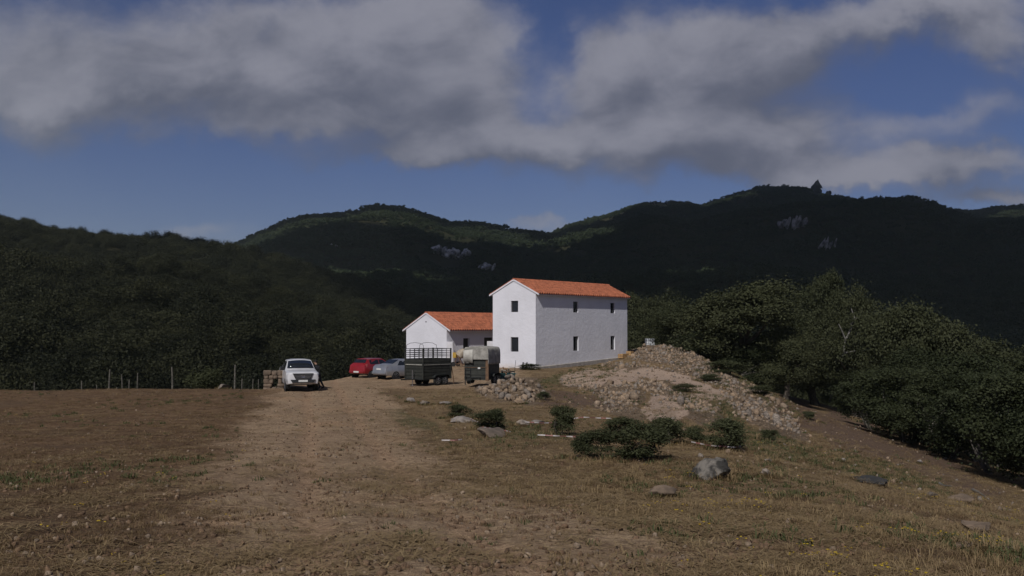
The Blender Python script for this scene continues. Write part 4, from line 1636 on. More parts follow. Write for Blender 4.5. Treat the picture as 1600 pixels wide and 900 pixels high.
def make_rail_trailer():
    L, W = 2.55, 1.62
    A = R(40)
    p = at(661, 600.5, 63.6)          # nearest corner of the box
    d = Vector((math.sin(A), math.cos(A), 0))
    rz = math.atan2(d.y, d.x)
    left = Vector((-d.y, d.x, 0))
    c = p + left * (W / 2)
    e = empty("livestock_trailer", (c.x, c.y, gz(c.x + d.x, c.y + d.y) - .02), rz, "dark green livestock trailer with open rails and thin hoops on top", "trailer")
    trailer_base(e, L, W, (1.25, 1.9), .31)
    b = MB()
    z0, z1 = .45, 1.74
    h = W / 2
    corrug(b, (0, h, 0), (0, -h, 0), z0, z1, (-1, 0, 0), 6)
    corrug(b, (0, -h, 0), (L, -h, 0), z0, z1, (0, -1, 0), 6)
    corrug(b, (L, -h, 0), (L, h, 0), z0, z1, (1, 0, 0), 6)
    corrug(b, (L, h, 0), (0, h, 0), z0, z1, (0, 1, 0), 6)
    for (x, y) in ((0, h), (0, -h), (L, h), (L, -h)):
        b.box(x - .04, x + .04, y - .04, y + .04, z0 - .03, 2.40)
    b.build("box_body", TR_GREEN, e)
    s = MB()
    s.box(-.05, -.035, -h + .05, h - .05, 1.33, 1.385)
    s.box(.05, L - .05, -h - .05, -h - .035, 1.335, 1.365)
    s.build("trim_strip", TR_STRIPE, e)
    rl = MB()
    for z in (1.88, 2.0, 2.12, 2.25, 2.37):
        for q in ([(0, h), (0, -h)], [(0, -h), (L, -h)], [(L, -h), (L, h)], [(L, h), (0, h)]):
            rl.tube([(*q[0], z), (*q[1], z)], .018, 5)
    for k in range(1, 6):
        x = L * k / 6
        for y in (h, -h):
            rl.tube([(x, y, 1.7), (x, y, 2.37)], .018, 5)
    for k in range(1, 4):
        y = -h + W * k / 4
        for x in (0, L):
            rl.tube([(x, y, 1.7), (x, y, 2.37)], .018, 5)
    rl.build("rail_frame", TR_DARK, e)
    for x in (.06, 1.25):
        hp = MB()
        pts = [(x, -h + .02, 2.37), (x, -h + .06, 2.62), (x, -h * .5, 2.74), (x, 0, 2.77), (x, h * .5, 2.74), (x, h - .06, 2.62), (x, h - .02, 2.37)]
        hp.tube(pts, .014, 5)
        hp.build("hoop", TR_DARK, e)
    lg = MB()
    lg.tube([(-.25, -.1, 0), (-.25, -.1, 1.0)], .032, 7)
    lg.box(-.33, -.17, -.18, -.02, -.01, .04)
    lg.build("prop_stand", CHROME, e)
    rp = MB()
    rp.tube([(L + .05, -h + .1, 1.7), (L + .22, -h - .02, .5), (L + .3, -h, .05)], .03, 6)
    rp.build("tailgate_strut", RUST, e)
    return e


def make_canvas_trailer():
    L, W = 2.4, 1.52
    A = R(16)
    p = at(762.5, 603.5, 61.0)
    d = Vector((math.sin(A), math.cos(A), 0))
    rz = math.atan2(d.y, d.x)
    left = Vector((-d.y, d.x, 0))
    c = p + left * (W / 2)
    e = empty("canvas_trailer", (c.x, c.y, gz(c.x + d.x, c.y + d.y) + .02), rz, "dark green livestock trailer covered by a pale dirty canvas top", "trailer")
    trailer_base(e, L, W, (1.0, 1.66), .30)
    h = W / 2
    z0, z1 = .30, 1.55
    b = MB()
    corrug(b, (0, h, 0), (0, -h, 0), z0, z1, (-1, 0, 0), 4)
    corrug(b, (0, -h, 0), (L, -h, 0), z0, z1, (0, -1, 0), 4)
    corrug(b, (L, -h, 0), (L, h, 0), z0, z1, (1, 0, 0), 4)
    corrug(b, (L, h, 0), (0, h, 0), z0, z1, (0, 1, 0), 4)
    b.build("box_body", TR_GREEN, e)
    ps = MB()
    ps.box(-.06, .03, -h - .045, -h + .14, .25, 1.5)
    ps.build("corner_post", RUST, e)
    st = MB()
    st.box(-.05, -.035, -h + .16, h - .03, 1.06, 1.085)
    st.build("trim_strip", RUST, e)
    pl = MB()
    pl.box(-.055, -.042, -.28, -.12, .98, 1.08)
    pl.build("number_plate", PLATE, e)
    ld = MB()
    for y in (h - .06, h - .40):
        ld.tube([(-.05, y, .05), (-.05, y, 1.0)], .022, 6)
    for k in range(4):
        ld.tube([(-.05, h - .06, .25 + .22 * k), (-.05, h - .40, .25 + .22 * k)], .015, 5)
    ld.tube([(-.12, h - .1, 0), (-.1, h - .1, .6)], .028, 6)
    ld.build("loading_ladder", TR_DARK, e)
    # canvas: draped sheet, pulled tight over hoops, lower at the far side
    n1, n2 = 22, 26
    cv = MB()
    rr = np.random.default_rng(4)
    vs = []
    P = [(h + .04, 1.42), (h + .05, 1.9), (h * 1.0, 2.22), (h * .9, 2.30), (0, 2.38), (-h * .9, 2.30), (-h * 1.0, 2.22), (-h - .05, 1.8), (-h - .05, 1.24)]
    pl_ = np.array(P)
    tl = np.concatenate([[0], np.cumsum(np.hypot(*np.diff(pl_, axis=0).T))])
    for i in range(n1 + 1):
        x = -.07 + (L + .12) * i / n1
        for j in range(n2 + 1):
            s = tl[-1] * j / n2
            y, z = np.interp(s, tl, pl_[:, 0]), np.interp(s, tl, pl_[:, 1])
            sag = .05 * math.sin(math.pi * ((x * 1.25) % 1.0))
            wob = .03 * mnoise.noise(Vector((x * 2.2, y * 2.2, z * 2.2)))
            vs.append((x, y * (1 + wob), z - sag * (z > 2.0) + wob))
    idx = lambda i, j: i * (n2 + 1) + j
    fs = [(idx(i, j), idx(i, j + 1), idx(i + 1, j + 1), idx(i + 1, j)) for i in range(n1) for j in range(n2)]
    # front curtain
    b0 = len(vs)
    m = 12
    for k in range(m + 1):
        f = k / m
        for j in range(n2 + 1):
            s = tl[-1] * j / n2
            y, z = np.interp(s, tl, pl_[:, 0]), np.interp(s, tl, pl_[:, 1])
            zb = 1.42 + .12 * (y < h * .4) - .10 * (y > h * .5)
            zz = z + (min(z, zb) - z) * f
            fold = .035 * math.sin(y * 11 + 2) * f + .03 * mnoise.noise(Vector((y * 3, zz * 3, 1)))
            vs.append((-.075 - abs(fold), y * (1 - .01 * f), zz))
    fs += [(b0 + k * (n2 + 1) + j, b0 + k * (n2 + 1) + j + 1, b0 + (k + 1) * (n2 + 1) + j + 1, b0 + (k + 1) * (n2 + 1) + j) for k in range(m) for j in range(n2)]
    cv.add(vs, fs)
    o = cv.build("canvas_cover", CANVAS, e, smooth=70)
    md = o.modifiers.new("solid", 'SOLIDIFY')
    md.thickness = .015
    fl = MB()
    n = 8
    vs = []
    for i in range(n + 1):
        f = i / n
        y = h + .03 - f * .62
        vs += [(-.13 - .02 * math.sin(f * 9), y, 2.12 + .05 * f), (-.15 - .03 * math.sin(f * 7 + 1), y, 1.44 - .1 * f)]
    fl.add(vs, [(2 * i, 2 * i + 2, 2 * i + 3, 2 * i + 1) for i in range(n)])
    o = fl.build("canvas_flap", mat("pale_canvas", (.43, .415, .375), (.33, .315, .28), scale=3, rough=.95, bump=.4), e, smooth=60)
    md = o.modifiers.new("solid", 'SOLIDIFY')
    md.thickness = .012
    return e


make_rail_trailer()
make_canvas_trailer()

# ------------------------------------------------------------------ things round the yard
TEAL = mat("teal_paint", (.022, .075, .075), (.016, .045, .046), scale=5, rough=.6)
CREAM = mat("cream_paint", (.36, .31, .24), (.26, .215, .16), scale=4, rough=.7)
YELLOW = mat("yellow_paint", (.42, .27, .045), (.32, .20, .04), scale=5, rough=.6)


def make_mixer():
    p = on_ground(720, 571)
    p = Vector(((719 - 800) / F * 83.0, 83.0, 0))
    p.z = gz(p.x, p.y)
    e = empty("concrete_mixer", p, R(-25), "cream and yellow concrete mixer standing before the low house", "concrete mixer")
    d = MB()
    d.lathe([(.15, .50), (.19, .43), (.34, .19), (.37, .0), (.34, -.20), (.17, -.31), (.05, -.33)], 20, 'z')
    o = d.build("drum", CREAM, e, smooth=40)
    o.location = (0.05, 0, 1.05)
    o.rotation_euler = (0, R(40), R(20))
    s = MB()
    for y in (-.38, .38):
        s.tube([(-.45, y, 0), (0, y * .95, .95)], .035, 6)
        s.tube([(.45, y, 0), (0, y * .95, .95)], .035, 6)
        s.tube([(-.40, y, .25), (.40, y, .25)], .028, 6)
    s.tube([(-.42, -.38, .2), (-.42, .38, .2)], .03, 6)
    s.tube([(.42, -.38, .2), (.42, .38, .2)], .03, 6)
    s.build("stand", RUST, e)
    m = MB()
    m.box(-.62, -.28, -.2, .2, .72, 1.18)
    m.build("motor_housing", YELLOW, e, bevel=.05, smooth=40)
    for y in (-.42, .42):
        w = MB()
        w.lathe([(.06, -.04), (.2, -.04), (.22, 0), (.2, .04), (.06, .04)], 16, 'y')
        q = w.build("wheel", TYRE, e, smooth=40)
        q.location = (-.42, y, .2)


make_mixer()


def make_cart():
    x = (790 - 800) / F * 66
    p = Vector((x, 66.0, gz(x, 66)))
    e = empty("garden_cart", p, R(25), "dark teal metal cart heaped with scrap beside the canvas trailer", "cart")
    t = MB()
    b, a = [(-.42, -.28), (.42, -.28), (.42, .28), (-.42, .28)], [(-.56, -.38), (.56, -.38), (.56, .38), (-.56, .38)]
    t.add([(*q, .30) for q in b] + [(*q, .78) for q in a], [(0, 3, 2, 1), (0, 1, 5, 4), (1, 2, 6, 5), (2, 3, 7, 6), (3, 0, 4, 7)])
    o = t.build("tub", TEAL, e)
    md = o.modifiers.new("solid", 'SOLIDIFY')
    md.thickness = .03
    for y in (-.34, .34):
        w = MB()
        w.lathe([(.05, -.035), (.18, -.035), (.2, 0), (.18, .035), (.05, .035)], 16, 'y')
        q = w.build("wheel", TYRE, e, smooth=40)
        q.location = (-.2, y, .2)
    lg = MB()
    lg.tube([(.36, -.25, 0), (.36, -.25, .4)], .025, 6)
    lg.tube([(.36, .25, 0), (.36, .25, .4)], .025, 6)
    lg.tube([(.36, -.25, .06), (.36, .25, .06)], .02, 6)
    lg.build("stand_leg", TR_DARK, e)
    rr = random.Random(3)
    sp = MB()
    for k in range(16):
        c = Vector((rr.uniform(-.45, .45), rr.uniform(-.28, .28), rr.uniform(.66, .98)))
        d = Vector((rr.uniform(-1, 1), rr.uniform(-1, 1), rr.uniform(-.4, .6))).normalized() * rr.uniform(.12, .4)
        sp.tube([c - d, c + d], rr.uniform(.02, .05), 5, mi=k % 3)
    sp.tube([(.5, -.3, .7), (.58, -.34, 1.62)], .014, 5, mi=2)
    sp.tube([(.1, -.3, 1.2), (.56, -.33, 1.15)], .012, 5, mi=2)
    s = sp.build("scrap_heap", [RUST, TR_STRIPE, TR_DARK])
    s.location = p
    s.rotation_euler = (0, 0, R(25))
    tag(s, "tangle of scrap rods and timber lying in the teal cart, one rod upright", "scrap")


make_cart()


def make_tank():
    Y = 99.5
    x = (1015 - 800) / F * Y
    z = gz(x, Y)
    top = at(1015, 528.6, Y).z
    h = max(top - z, .9)
    w = 13.2 / F * Y / 2
    e = empty("water_tank", (x, Y, z), R(4), "white plastic water tank in a wire cage on the crest of the heap", "tank")
    b = MB()
    b.box(-w + .02, w - .02, -w + .02, w - .02, .14, h - .03)
    b.build("bottle", mat("milky_plastic", (.62, .64, .66), (.56, .58, .6), scale=3, rough=.4), e, bevel=.06, smooth=40)
    c = MB()
    for k in range(6):
        z_ = .14 + (h - .16) * k / 5
        for q in ([(-w, -w), (w, -w)], [(w, -w), (w, w)], [(w, w), (-w, w)], [(-w, w), (-w, -w)]):
            c.tube([(*q[0], z_), (*q[1], z_)], .010, 4)
    for k in range(5):
        a = -w + 2 * w * k / 4
        for (X_, Y_) in ((a, -w), (a, w), (-w, a), (w, a)):
            c.tube([(X_, Y_, .14), (X_, Y_, h)], .010, 4)
    c.build("cage_frame", RIM, e)
    f = MB()
    for y in (-w + .06, 0, w - .06):
        f.box(-w, w, y - .05, y + .05, -.1, .13)
    f.build("pallet_base", WOOD_GREY, e)


make_tank()


def make_blocks():
    # a low stack of building blocks on the ledge at the far end of the long wall
    for (a0, a1, hgt, lab, m) in ((11.9, 13.2, .42, "low stack of tan clay blocks against the tall house's long wall", mat("clay_block", (.38, .24, .11), (.28, .17, .08), scale=5, rough=.9)),
                                  (13.28, 14.0, .40, "smaller stack of tan blocks by the corner of the tall house", MATS["clay_block"])):
        mb = MB()
        nx = int((a1 - a0) / .26)
        for i in range(nx):
            for k in range(2):
                for j in range(2):
                    x0 = a0 + i * .26
                    mb.box(x0, x0 + .245, -.78 + j * .26, -.78 + j * .26 + .245, k * .2, k * .2 + .185)
        o = mb.build("block_stack", m, bevel=.01)
        g = house_pt((a0 + a1) / 2, -.5)
        o.location = (C0.x, C0.y, gz(g.x, g.y) + .02)
        o.rotation_euler = (0, 0, ANG)
        tag(o, lab, "blocks")
    # plank lying beyond
    b = MB()
    b.box(0, 1.9, -.12, .12, 0, .09)
    o = b.build("timber_beam", WOOD_GREY, bevel=.01)
    g = house_pt(14.3, -.9)
    o.location = (g.x, g.y, gz(g.x, g.y) + .03)
    o.rotation_euler = (0, R(-2), R(20))
    tag(o, "long dark timber beam lying beyond the blocks at the house corner", "beam")


make_blocks()


def make_trestle():
    g = Vector(((819.5 - 800) / F * 78.6, 78.6, 0))
    g.z = gz(g.x, g.y)
    e = empty("work_trestle", g, R(52), "small dark trestle leaning at the foot of the tall house's gable", "trestle")
    for y in (-.19, .19):
        l = MB()
        l.tube([(0, y, 0), (.08, y, .55)], .055, 7)
        l.build("leg", TR_DARK, e)
    r = MB()
    for z in (.12, .34, .46):
        r.tube([(.02 + z * .14, -.19, z), (.02 + z * .14, .19, z)], .022, 6)
    r.build("rung", TR_DARK, e)


make_trestle()


def stone_wall(name, p, w, d, h, seed, label, gap=None):
    rng_ = np.random.default_rng(seed)
    Vs, Fs, b = [], [], 0
    z = 0
    while z < h:
        rh = rng_.uniform(.14, .38)
        x = -w / 2
        while x < w / 2:
            rw = rng_.uniform(.22, .5)
            if not (gap and gap[0] < x + rw / 2 < gap[1] and z < gap[2]):
                V, Fc = stone_verts(rng_, 3, 3, .10)
                V = np.sign(V) * np.abs(V) ** .45
                V = V / np.abs(V).max(0) * np.array([rw * .54, d / 2 * rng_.uniform(.85, 1.1), rh * .56]) + np.array([x + rw / 2, 0, z + rh / 2])
                Vs.append(V)
                Fs.append(Fc + b)
                b += len(V)
            x += rw
        z += rh
    me = np_mesh(name, np.concatenate(Vs), np.concatenate(Fs), [STONE_BROWN])
    o = link(bpy.data.objects.new(name, me))
    o.location = p
    o.rotation_euler = (0, 0, R(8))
    return tag(o, label, "stone wall")


Yw = 59.6
xw = (427 - 800) / F * Yw
stone_wall("ruined_wall", (xw, Yw, gz(xw, Yw) - .12), 1.05, .5, .95, 12, "stub of rough ochre stone wall with a dark hollow behind the pickup", gap=(.12, .42, .62))

# posts along the far edge of the field
POST_WOOD = mat('grey_post_wood', (.13, .12, .10), (.06, .055, .047), scale=8, rough=.9, bump=.3)
POSTS = [(56, 60.5, 1.0, .035), (130, 61, 1.2, .04), (154, 62, 1.15, .03), (172, 59.8, 1.55, .045), (184, 63, 1.2, .035), (193, 61, 1.35, .035), (203, 62, 1.3, .035), (216, 61.5, 1.5, .035),
         (271, 60, 1.65, .05), (368, 60.3, 1.85, .05), (379, 62, 1.1, .035), (405, 62, 1.0, .03), (522, 74.8, 1.25, .055), (396, 61.5, .9, .03), (100, 62, .95, .03)]
POST_LAB = {172: "pale thin fence post leaning at the field edge, whitest of the posts", 271: "thick weathered fence post standing alone at the field edge",
            368: "tall grey fence post at the field edge between the lone post and the stone stub", 522: "tall fence post beyond the pickup, beside the red car",
            130: "short fence post at the field edge, second from the edge of the photo", 216: "tallest thin post in the close row of grey posts"}
rr = random.Random(9)
for (px, Y, h, r) in POSTS:
    h *= .8
    x = (px - 800) / F * Y
    z = gz(x, Y)
    mb = MB()
    lean = rr.uniform(-.06, .06)
    mb.tube([(0, 0, -.3), (lean * .4, 0, h * .5), (lean * h, rr.uniform(-.05, .05), h)], [r * 1.1, r, r * .85], 7)
    o = mb.build("fence_post", POST_WOOD, smooth=50)
    o.location = (x, Y, z)
    tag(o, POST_LAB.get(px, "thin grey fence post standing in the row along the far edge of the field"), "fence post", "fence posts along the edge of the field")

# ------------------------------------------------------------------ the person leaning on the pickup


def make_person():
    # truck-local frame: x forward, y to the truck's own left, which shows on the photo's right
    M_ = pickup.matrix_basis
    base = M_ @ Vector((-.30, 1.22, 0))
    base.z = gz(base.x, base.y)
    fw = (M_.to_3x3() @ Vector((-.25, -1, 0)))
    rz = math.atan2(fw.y, fw.x)
    e = empty("person", base, rz, "person in dark clothes leaning on the side of the white pickup", "person")
    J = {  # x forward (towards the truck), y left, z up
        'pelvis': (.02, 0, .92, .135), 'waist': (.06, 0, 1.07, .125), 'chest': (.10, 0, 1.28, .15), 'neck': (.16, 0, 1.46, .065), 'skull': (.20, 0, 1.55, .085), 'crown': (.215, 0, 1.65, .085),
        'hipL': (.0, .10, .88, .105), 'kneeL': (.02, .12, .49, .07), 'ankL': (-.10, .13, .09, .05), 'toeL': (.07, .14, .04, .042),
        'hipR': (.0, -.10, .88, .105), 'kneeR': (-.10, -.12, .48, .07), 'ankR': (-.30, -.14, .09, .05), 'toeR': (-.13, -.15, .04, .042),
        'shL': (.13, .19, 1.37, .07), 'elL': (.20, .34, 1.17, .05), 'wrL': (.30, .14, 1.25, .036), 'haL': (.32, .06, 1.26, .034),
        'shR': (.13, -.19, 1.37, .07), 'elR': (.20, -.34, 1.17, .05), 'wrR': (.30, -.14, 1.25, .036), 'haR': (.32, -.06, 1.26, .034)}
    E = [('pelvis', 'waist'), ('waist', 'chest'), ('chest', 'neck'), ('neck', 'skull'), ('skull', 'crown'), ('pelvis', 'hipL'), ('hipL', 'kneeL'), ('kneeL', 'ankL'), ('ankL', 'toeL'),
         ('pelvis', 'hipR'), ('hipR', 'kneeR'), ('kneeR', 'ankR'), ('ankR', 'toeR'), ('chest', 'shL'), ('shL', 'elL'), ('elL', 'wrL'), ('wrL', 'haL'), ('chest', 'shR'), ('shR', 'elR'), ('elR', 'wrR'), ('wrR', 'haR')]
    for s, sg in (('L', 1), ('R', -1)):       # fingers
        hx, hy, hz, _ = J['ha' + s]
        for k in range(4):
            J[f'f{k}{s}'] = (hx + .08 - abs(k - 1.2) * .008, hy + (k - 1.5) * .020, hz + .012, .010)
            J[f'g{k}{s}'] = (hx + .115 - abs(k - 1.2) * .012, hy + (k - 1.5) * .022, hz - .012, .008)
            E += [('ha' + s, f'f{k}{s}'), (f'f{k}{s}', f'g{k}{s}')]
        J['t0' + s] = (hx + .03, hy - sg * .045, hz + .005, .011)
        J['t1' + s] = (hx + .06, hy - sg * .06, hz, .009)
        E += [('ha' + s, 't0' + s), ('t0' + s, 't1' + s)]
    names = list(J)
    me = bpy.data.meshes.new("skeleton")
    me.from_pydata([J[n][:3] for n in names], [(names.index(a), names.index(b)) for a, b in E], [])
    o = bpy.data.objects.new("body", me)
    link(o)
    sk = o.modifiers.new("skin", 'SKIN')
    sk.use_smooth_shade = True
    for i, n in enumerate(names):
        me.skin_vertices[0].data[i].radius = (J[n][3], J[n][3])
        me.skin_vertices[0].data[i].use_root = (n == 'pelvis')
    o.modifiers.new("sub", 'SUBSURF').levels = 2
    bpy.context.view_layer.update()
    dg = bpy.context.evaluated_depsgraph_get()
    m2 = bpy.data.meshes.new_from_object(o.evaluated_get(dg))
    bpy.data.objects.remove(o)
    skin = mat("skin", (.36, .22, .15), (.32, .19, .13), rough=.6)
    jacket = mat("dark_jacket", (.014, .014, .018), (.009, .009, .012), rough=.9, scale=8)
    trou = mat("navy_trousers", (.013, .015, .026), (.009, .011, .02), rough=.9, scale=8)
    shoe = mat("dark_shoe", (.012, .011, .010), rough=.6)
    m2.materials.clear()
    for a in (skin, jacket, trou, shoe):
        m2.materials.append(a)
    for pl in m2.polygons:
        c = pl.center
        pl.material_index = 3 if c.z < .11 else 2 if c.z < .93 else 0 if (c.z > 1.47 and c.x > .1) or (c.x > .27 and abs(c.y) < .13) else 1
    b = bpy.data.objects.new("body", m2)
    m2.name = "body"
    link(b, e)
    hair = MB()
    hair.lathe([(.02, .105), (.07, .085), (.098, .03), (.10, -.03), (.085, -.07)], 14, 'z', (.195, 0, 1.645))
    hair.build("hair", mat("dark_hair", (.012, .010, .009), rough=.8), e, smooth=60)
    fc = MB()
    for y in (-.032, .032):
        fc.lathe([(.013, .0), (.009, .008), (.001, .012)], 8, 'x', (.297, y, 1.612))
    fc.build("eye", DARK, e)
    ns = MB()
    ns.tube([(.295, 0, 1.61), (.32, 0, 1.575), (.295, 0, 1.565)], [.010, .016, .008], 6)
    ns.build("nose", skin, e, smooth=60)
    for y in (-.092, .092):
        er = MB()
        er.lathe([(.028, -.008), (.03, 0), (.02, .008)], 8, 'y', (.21, y, 1.59))
        er.build("ear", skin, e, smooth=60)
    return e


make_person()

# ------------------------------------------------------------------ shrubs, boulders, tape
shrub_var = []
for i in range(4):
    me, lobes = crown_mesh("foliage", 400 + i, .60, .66, .60, 16, 230, 30, .075, .034, LEAF_BUSH, .42, droop=.8, up=.2)
    tr = trunk_mb(lobes, .45, .035, 400 + i, stems=3)
    shrub_var.append((me, tr.build("stem", BARK), lobes))
    COL.objects.unlink(shrub_var[-1][1])

SHRUBS = [  # px, base py, width px, height px, variant, label
    (767, 672, 42, 36, 0, "small rounded olive shrub beside the pale stone slabs"),
    (876, 681, 46, 50, 1, "upright olive shrub with a narrow foot in front of the gravel heap"),
    (716, 653, 28, 22, 2, "tiny olive shrub behind the pale slab, smallest of all"),
    (929, 716, 58, 48, 3, "olive shrub on thin stems left of the large shrub clump"),
    (1003, 720, 72, 64, 0, "broadest dark olive shrub in the clump below the rubble"),
    (1040, 694, 66, 44, 1, "olive shrub at the clump's uphill side under the rubble"),
    (972, 684, 40, 34, 2, "olive shrub showing above the middle of the clump"),
    (1087, 694, 32, 30, 3, "small olive shrub between the clump and the round shrub"),
    (1135, 702, 52, 50, 2, "round dark olive shrub just uphill of the grey boulder"),
    (1205, 690, 30, 20, 1, "low bright shrub at the foot of the rubble slope"),
    (1110, 596, 30, 12, 3, "low green plant near the crest of the spoil heap"),
    (1070, 612, 24, 14, 0, "low green plant halfway up the spoil heap"),
    (1134, 586, 44, 24, 2, "dark scrub bush on the shaded flank of the heap, highest of the three"),  # the three scrub bushes are added where the bank is only in shade
    (1190, 618, 30, 18, 0, "dark scrub bush in the middle of the heap's shaded flank"),
    (1262, 655, 22, 13, 1, "dark scrub bush on the red soil below the heap's shaded flank"),
    (850, 626, 20, 14, 1, "little shrub at the end of the rubble heap by the canvas trailer"),
    (828, 578, 24, 10, 2, "low weedy bush at the corner of the tall house"),
    (322, 607, 46, 40, 0, "pale bushy shrub standing against the dark wood beyond the field edge"),
]
for i, (px, by, w, h, v, lab) in enumerate(SHRUBS):
    p = on_ground(px, by) if px != 322 else Vector(((322 - 800) / F * 66, 66, gz((322 - 800) / F * 66, 66)))
    s = p.y / F
    if px == 322:
        h += 30
    e = empty("shrub", p, i * 1.9, lab, "shrub")
    me, tr, _ = shrub_var[v]
    co = np.array([q.co for q in me.vertices])
    sx, sz = w * s / (np.percentile(co[:, 0], 98) - np.percentile(co[:, 0], 2)), h * s / co[:, 2].max()
    for nm, m in (("foliage", me), ("stem", tr.data)):
        o = bpy.data.objects.new(nm, m)
        o.scale = (sx, sx, sz)
        link(o, e)


def boulder(px, by, w, h, material, label, seed, name="boulder", depth=.8, sink=.25, rz=0.0, cat="boulder", sub=4, group=None):
    rng_ = np.random.default_rng(seed)
    V, Fc = stone_verts(rng_, sub, 9, .2)
    p = on_ground(px, by)
    s = p.y / F
    V = V / np.abs(V).max(0)
    nz = np.array([mnoise.fractal(Vector(v) * 3.1 + Vector((seed, 0, 0)), .8, 2.0, 4) for v in V])
    V = V * (1 + .10 * nz[:, None])
    hh = h * s
    V = V * np.array([w * s / 2, w * s * depth / 2, hh * .62])
    me = np_mesh(name, V, Fc, [material], smooth=False)
    o = link(bpy.data.objects.new(name, me))
    o.location = (p.x, p.y + w * s * depth * .3, p.z + hh * (.62 - sink))
    o.rotation_euler = (rng_.uniform(-.1, .1), rng_.uniform(-.12, .12), rz)
    return tag(o, label, cat, group)


GREY_BOULDER = mat("lichen_boulder", (.17, .153, .132), (.034, .032, .029), scale=2.2, rough=.95, bump=1.0, bscale=9, contrast=(.44, .58), bdist=.06, detail=9.0)
boulder(1118, 748, 74, 31, GREY_BOULDER, "large two-toned grey boulder in the dry grass below the shrubs", 21, rz=.35, sub=5)
boulder(1040, 781, 50, 22, STONE_BROWN, "flat brown rock in the dry grass below the grey boulder", 22, depth=.9)
boulder(1534, 838, 48, 26, STONE_BROWN, "brown rounded rock in dry grass near the bottom edge", 23)
boulder(1515, 860, 46, 12, STONE_BROWN, "low brown rock just below the rounded brown rock", 24)
boulder(1580, 866, 44, 10, STONE_GREY, "low grey rock at the edge of the photo", 25)
boulder(1505, 786, 46, 12, STONE_BROWN, "long low brown rock on the slope below the bare red bank", 26)
boulder(1455, 778, 24, 8, STONE_GREY, "small dark grey rock next to the long low brown rock", 27)
boulder(1362, 758, 60, 9, mat("ash_dark", (.05, .048, .046), (.03, .03, .03), scale=8, rough=1), "flat dark rock patch low in the grass", 28, depth=1.2)
boulder(1200, 746, 20, 14, STONE_GREY, "small grey rock behind the large grey boulder", 29)
boulder(1203, 724, 14, 6, STONE_PALE, "small pale stone uphill of the large grey boulder", 30)
boulder(1319, 724, 12, 8, STONE_PALE, "lone pale stone on the green slope", 31)
boulder(1440, 726, 11, 7, STONE_PALE, "lone pale stone on the bare red bank", 32)
boulder(722, 660, 44, 8, STONE_PALE, "pinkish pale flat slab beside the tiny shrub", 33, depth=1.2)
boulder(765, 684, 50, 12, mat("brown_slab", (.16, .125, .098), (.11, .088, .07), scale=3, rough=.95, bump=.5), "long brown stone slab sloping below the rounded shrub", 34, depth=1.5, rz=-.4)
boulder(815, 666, 26, 14, STONE_GREY, "grey and white rock between two olive shrubs", 35)
boulder(842, 664, 30, 9, STONE_PALE, "pale domed rock by the upright olive shrub", 36)
boulder(697, 632, 24, 5, STONE_PALE, "pale flat stone in the grass right of the track", 37)
boulder(643, 629, 16, 8, STONE_PALE, "pale stone by the track in front of the open-railed trailer", 38)
boulder(665, 633, 20, 6, STONE_GREY, "flat grey stone between two pale stones by the track", 39)
boulder(347, 607, 20, 8, STONE_GREY, "pale grey rock at the far edge of the field", 40)
boulder(1150, 745, 8, 4, STONE_PALE, "tiny pale stone beside the large grey boulder", 43)
boulder(812, 632, 16, 9, STONE_OCHRE, "ochre stone rolled off the front of the rubble heap", 44)

# fallen pale branches by the thicket
DW = MATS["dead_wood"]
for (path, lab, r) in (([(1296, 628), (1300, 612), (1308, 603), (1318, 600)], "pale twisted dead stump standing in the shade of the oaks", .13),
                       ([(1310, 640), (1325, 646), (1342, 648)], "pale fallen log lying at the foot of the green thicket", .11),
                       ([(1520, 768), (1530, 773), (1540, 779)], "thin white branch lying on the slope", .05),
                       ([(1560, 737), (1578, 742), (1590, 750)], "pale fallen branch at the edge of the thicket", .05),
                       ([(1468, 758), (1476, 762), (1488, 763)], "short grey branch on the grass above the long low rock", .04)):
    p0 = on_ground(*path[0])
    Y = p0.y
    mb = MB()
    pts = []
    for k, (a, b) in enumerate(path):
        q = at(a, b, Y + .3 * k) if "stump" in lab else on_ground(a, b) + Vector((0, 0, .06))
        pts.append(q - p0)
    mb.tube(pts, np.linspace(r, r * .4, len(pts)), 7)
    if "stump" in lab:
        mb.tube([pts[1], pts[1] + Vector((-.35, .1, .3)), pts[1] + Vector((-.3, .1, .7))], [r * .7, r * .5, r * .2], 6)
        mb.tube([pts[2], pts[2] + Vector((.4, .1, -.1))], [r * .6, r * .2], 6)
    o = mb.build("dead_branch_log" if "log" in lab else "tree_stump" if "stump" in lab else "fallen_branch", DW, smooth=50)
    o.location = p0
    tag(o, lab, "dead wood")

# red and white barrier tape round the shrubs
TAPE_W = mat("tape_white", (.45, .41, .40), (.36, .33, .32), rough=.4, scale=4)
TAPE_R = mat("tape_red", (.26, .11, .10), (.20, .09, .085), rough=.4, scale=4)
TAPES = [([(1080, 694), (1105, 699), (1130, 701), (1150, 703), (1160, 700)], "red and white barrier tape sagging below the round shrub", .12),
         ([(1150, 700), (1156, 704), (1163, 699), (1168, 703)], "crumpled knot of red and white tape beside the round shrub", .1),
         ([(895, 657), (912, 655), (935, 656), (955, 657)], "barrier tape strung from the upright shrub towards the rubble", .18),
         ([(840, 682), (870, 684), (900, 685)], "barrier tape strip on the ground below the upright shrub", .1),
         ([(1016, 681), (1034, 680), (1052, 681)], "short barrier tape strip caught across the broad shrub clump", .5),
         ([(735, 656), (745, 661), (752, 664)], "bit of barrier tape between the tiny shrub and the rounded shrub", .12),
         ([(748, 668), (770, 672), (790, 675), (798, 677)], "barrier tape lying along the brown slab", .1),
         ([(820, 662), (850, 664), (872, 663)], "barrier tape across the pale domed rock", .15),
         ([(690, 690), (710, 690), (722, 689)], "barrier tape scrap in the grass right of the track", .06)]
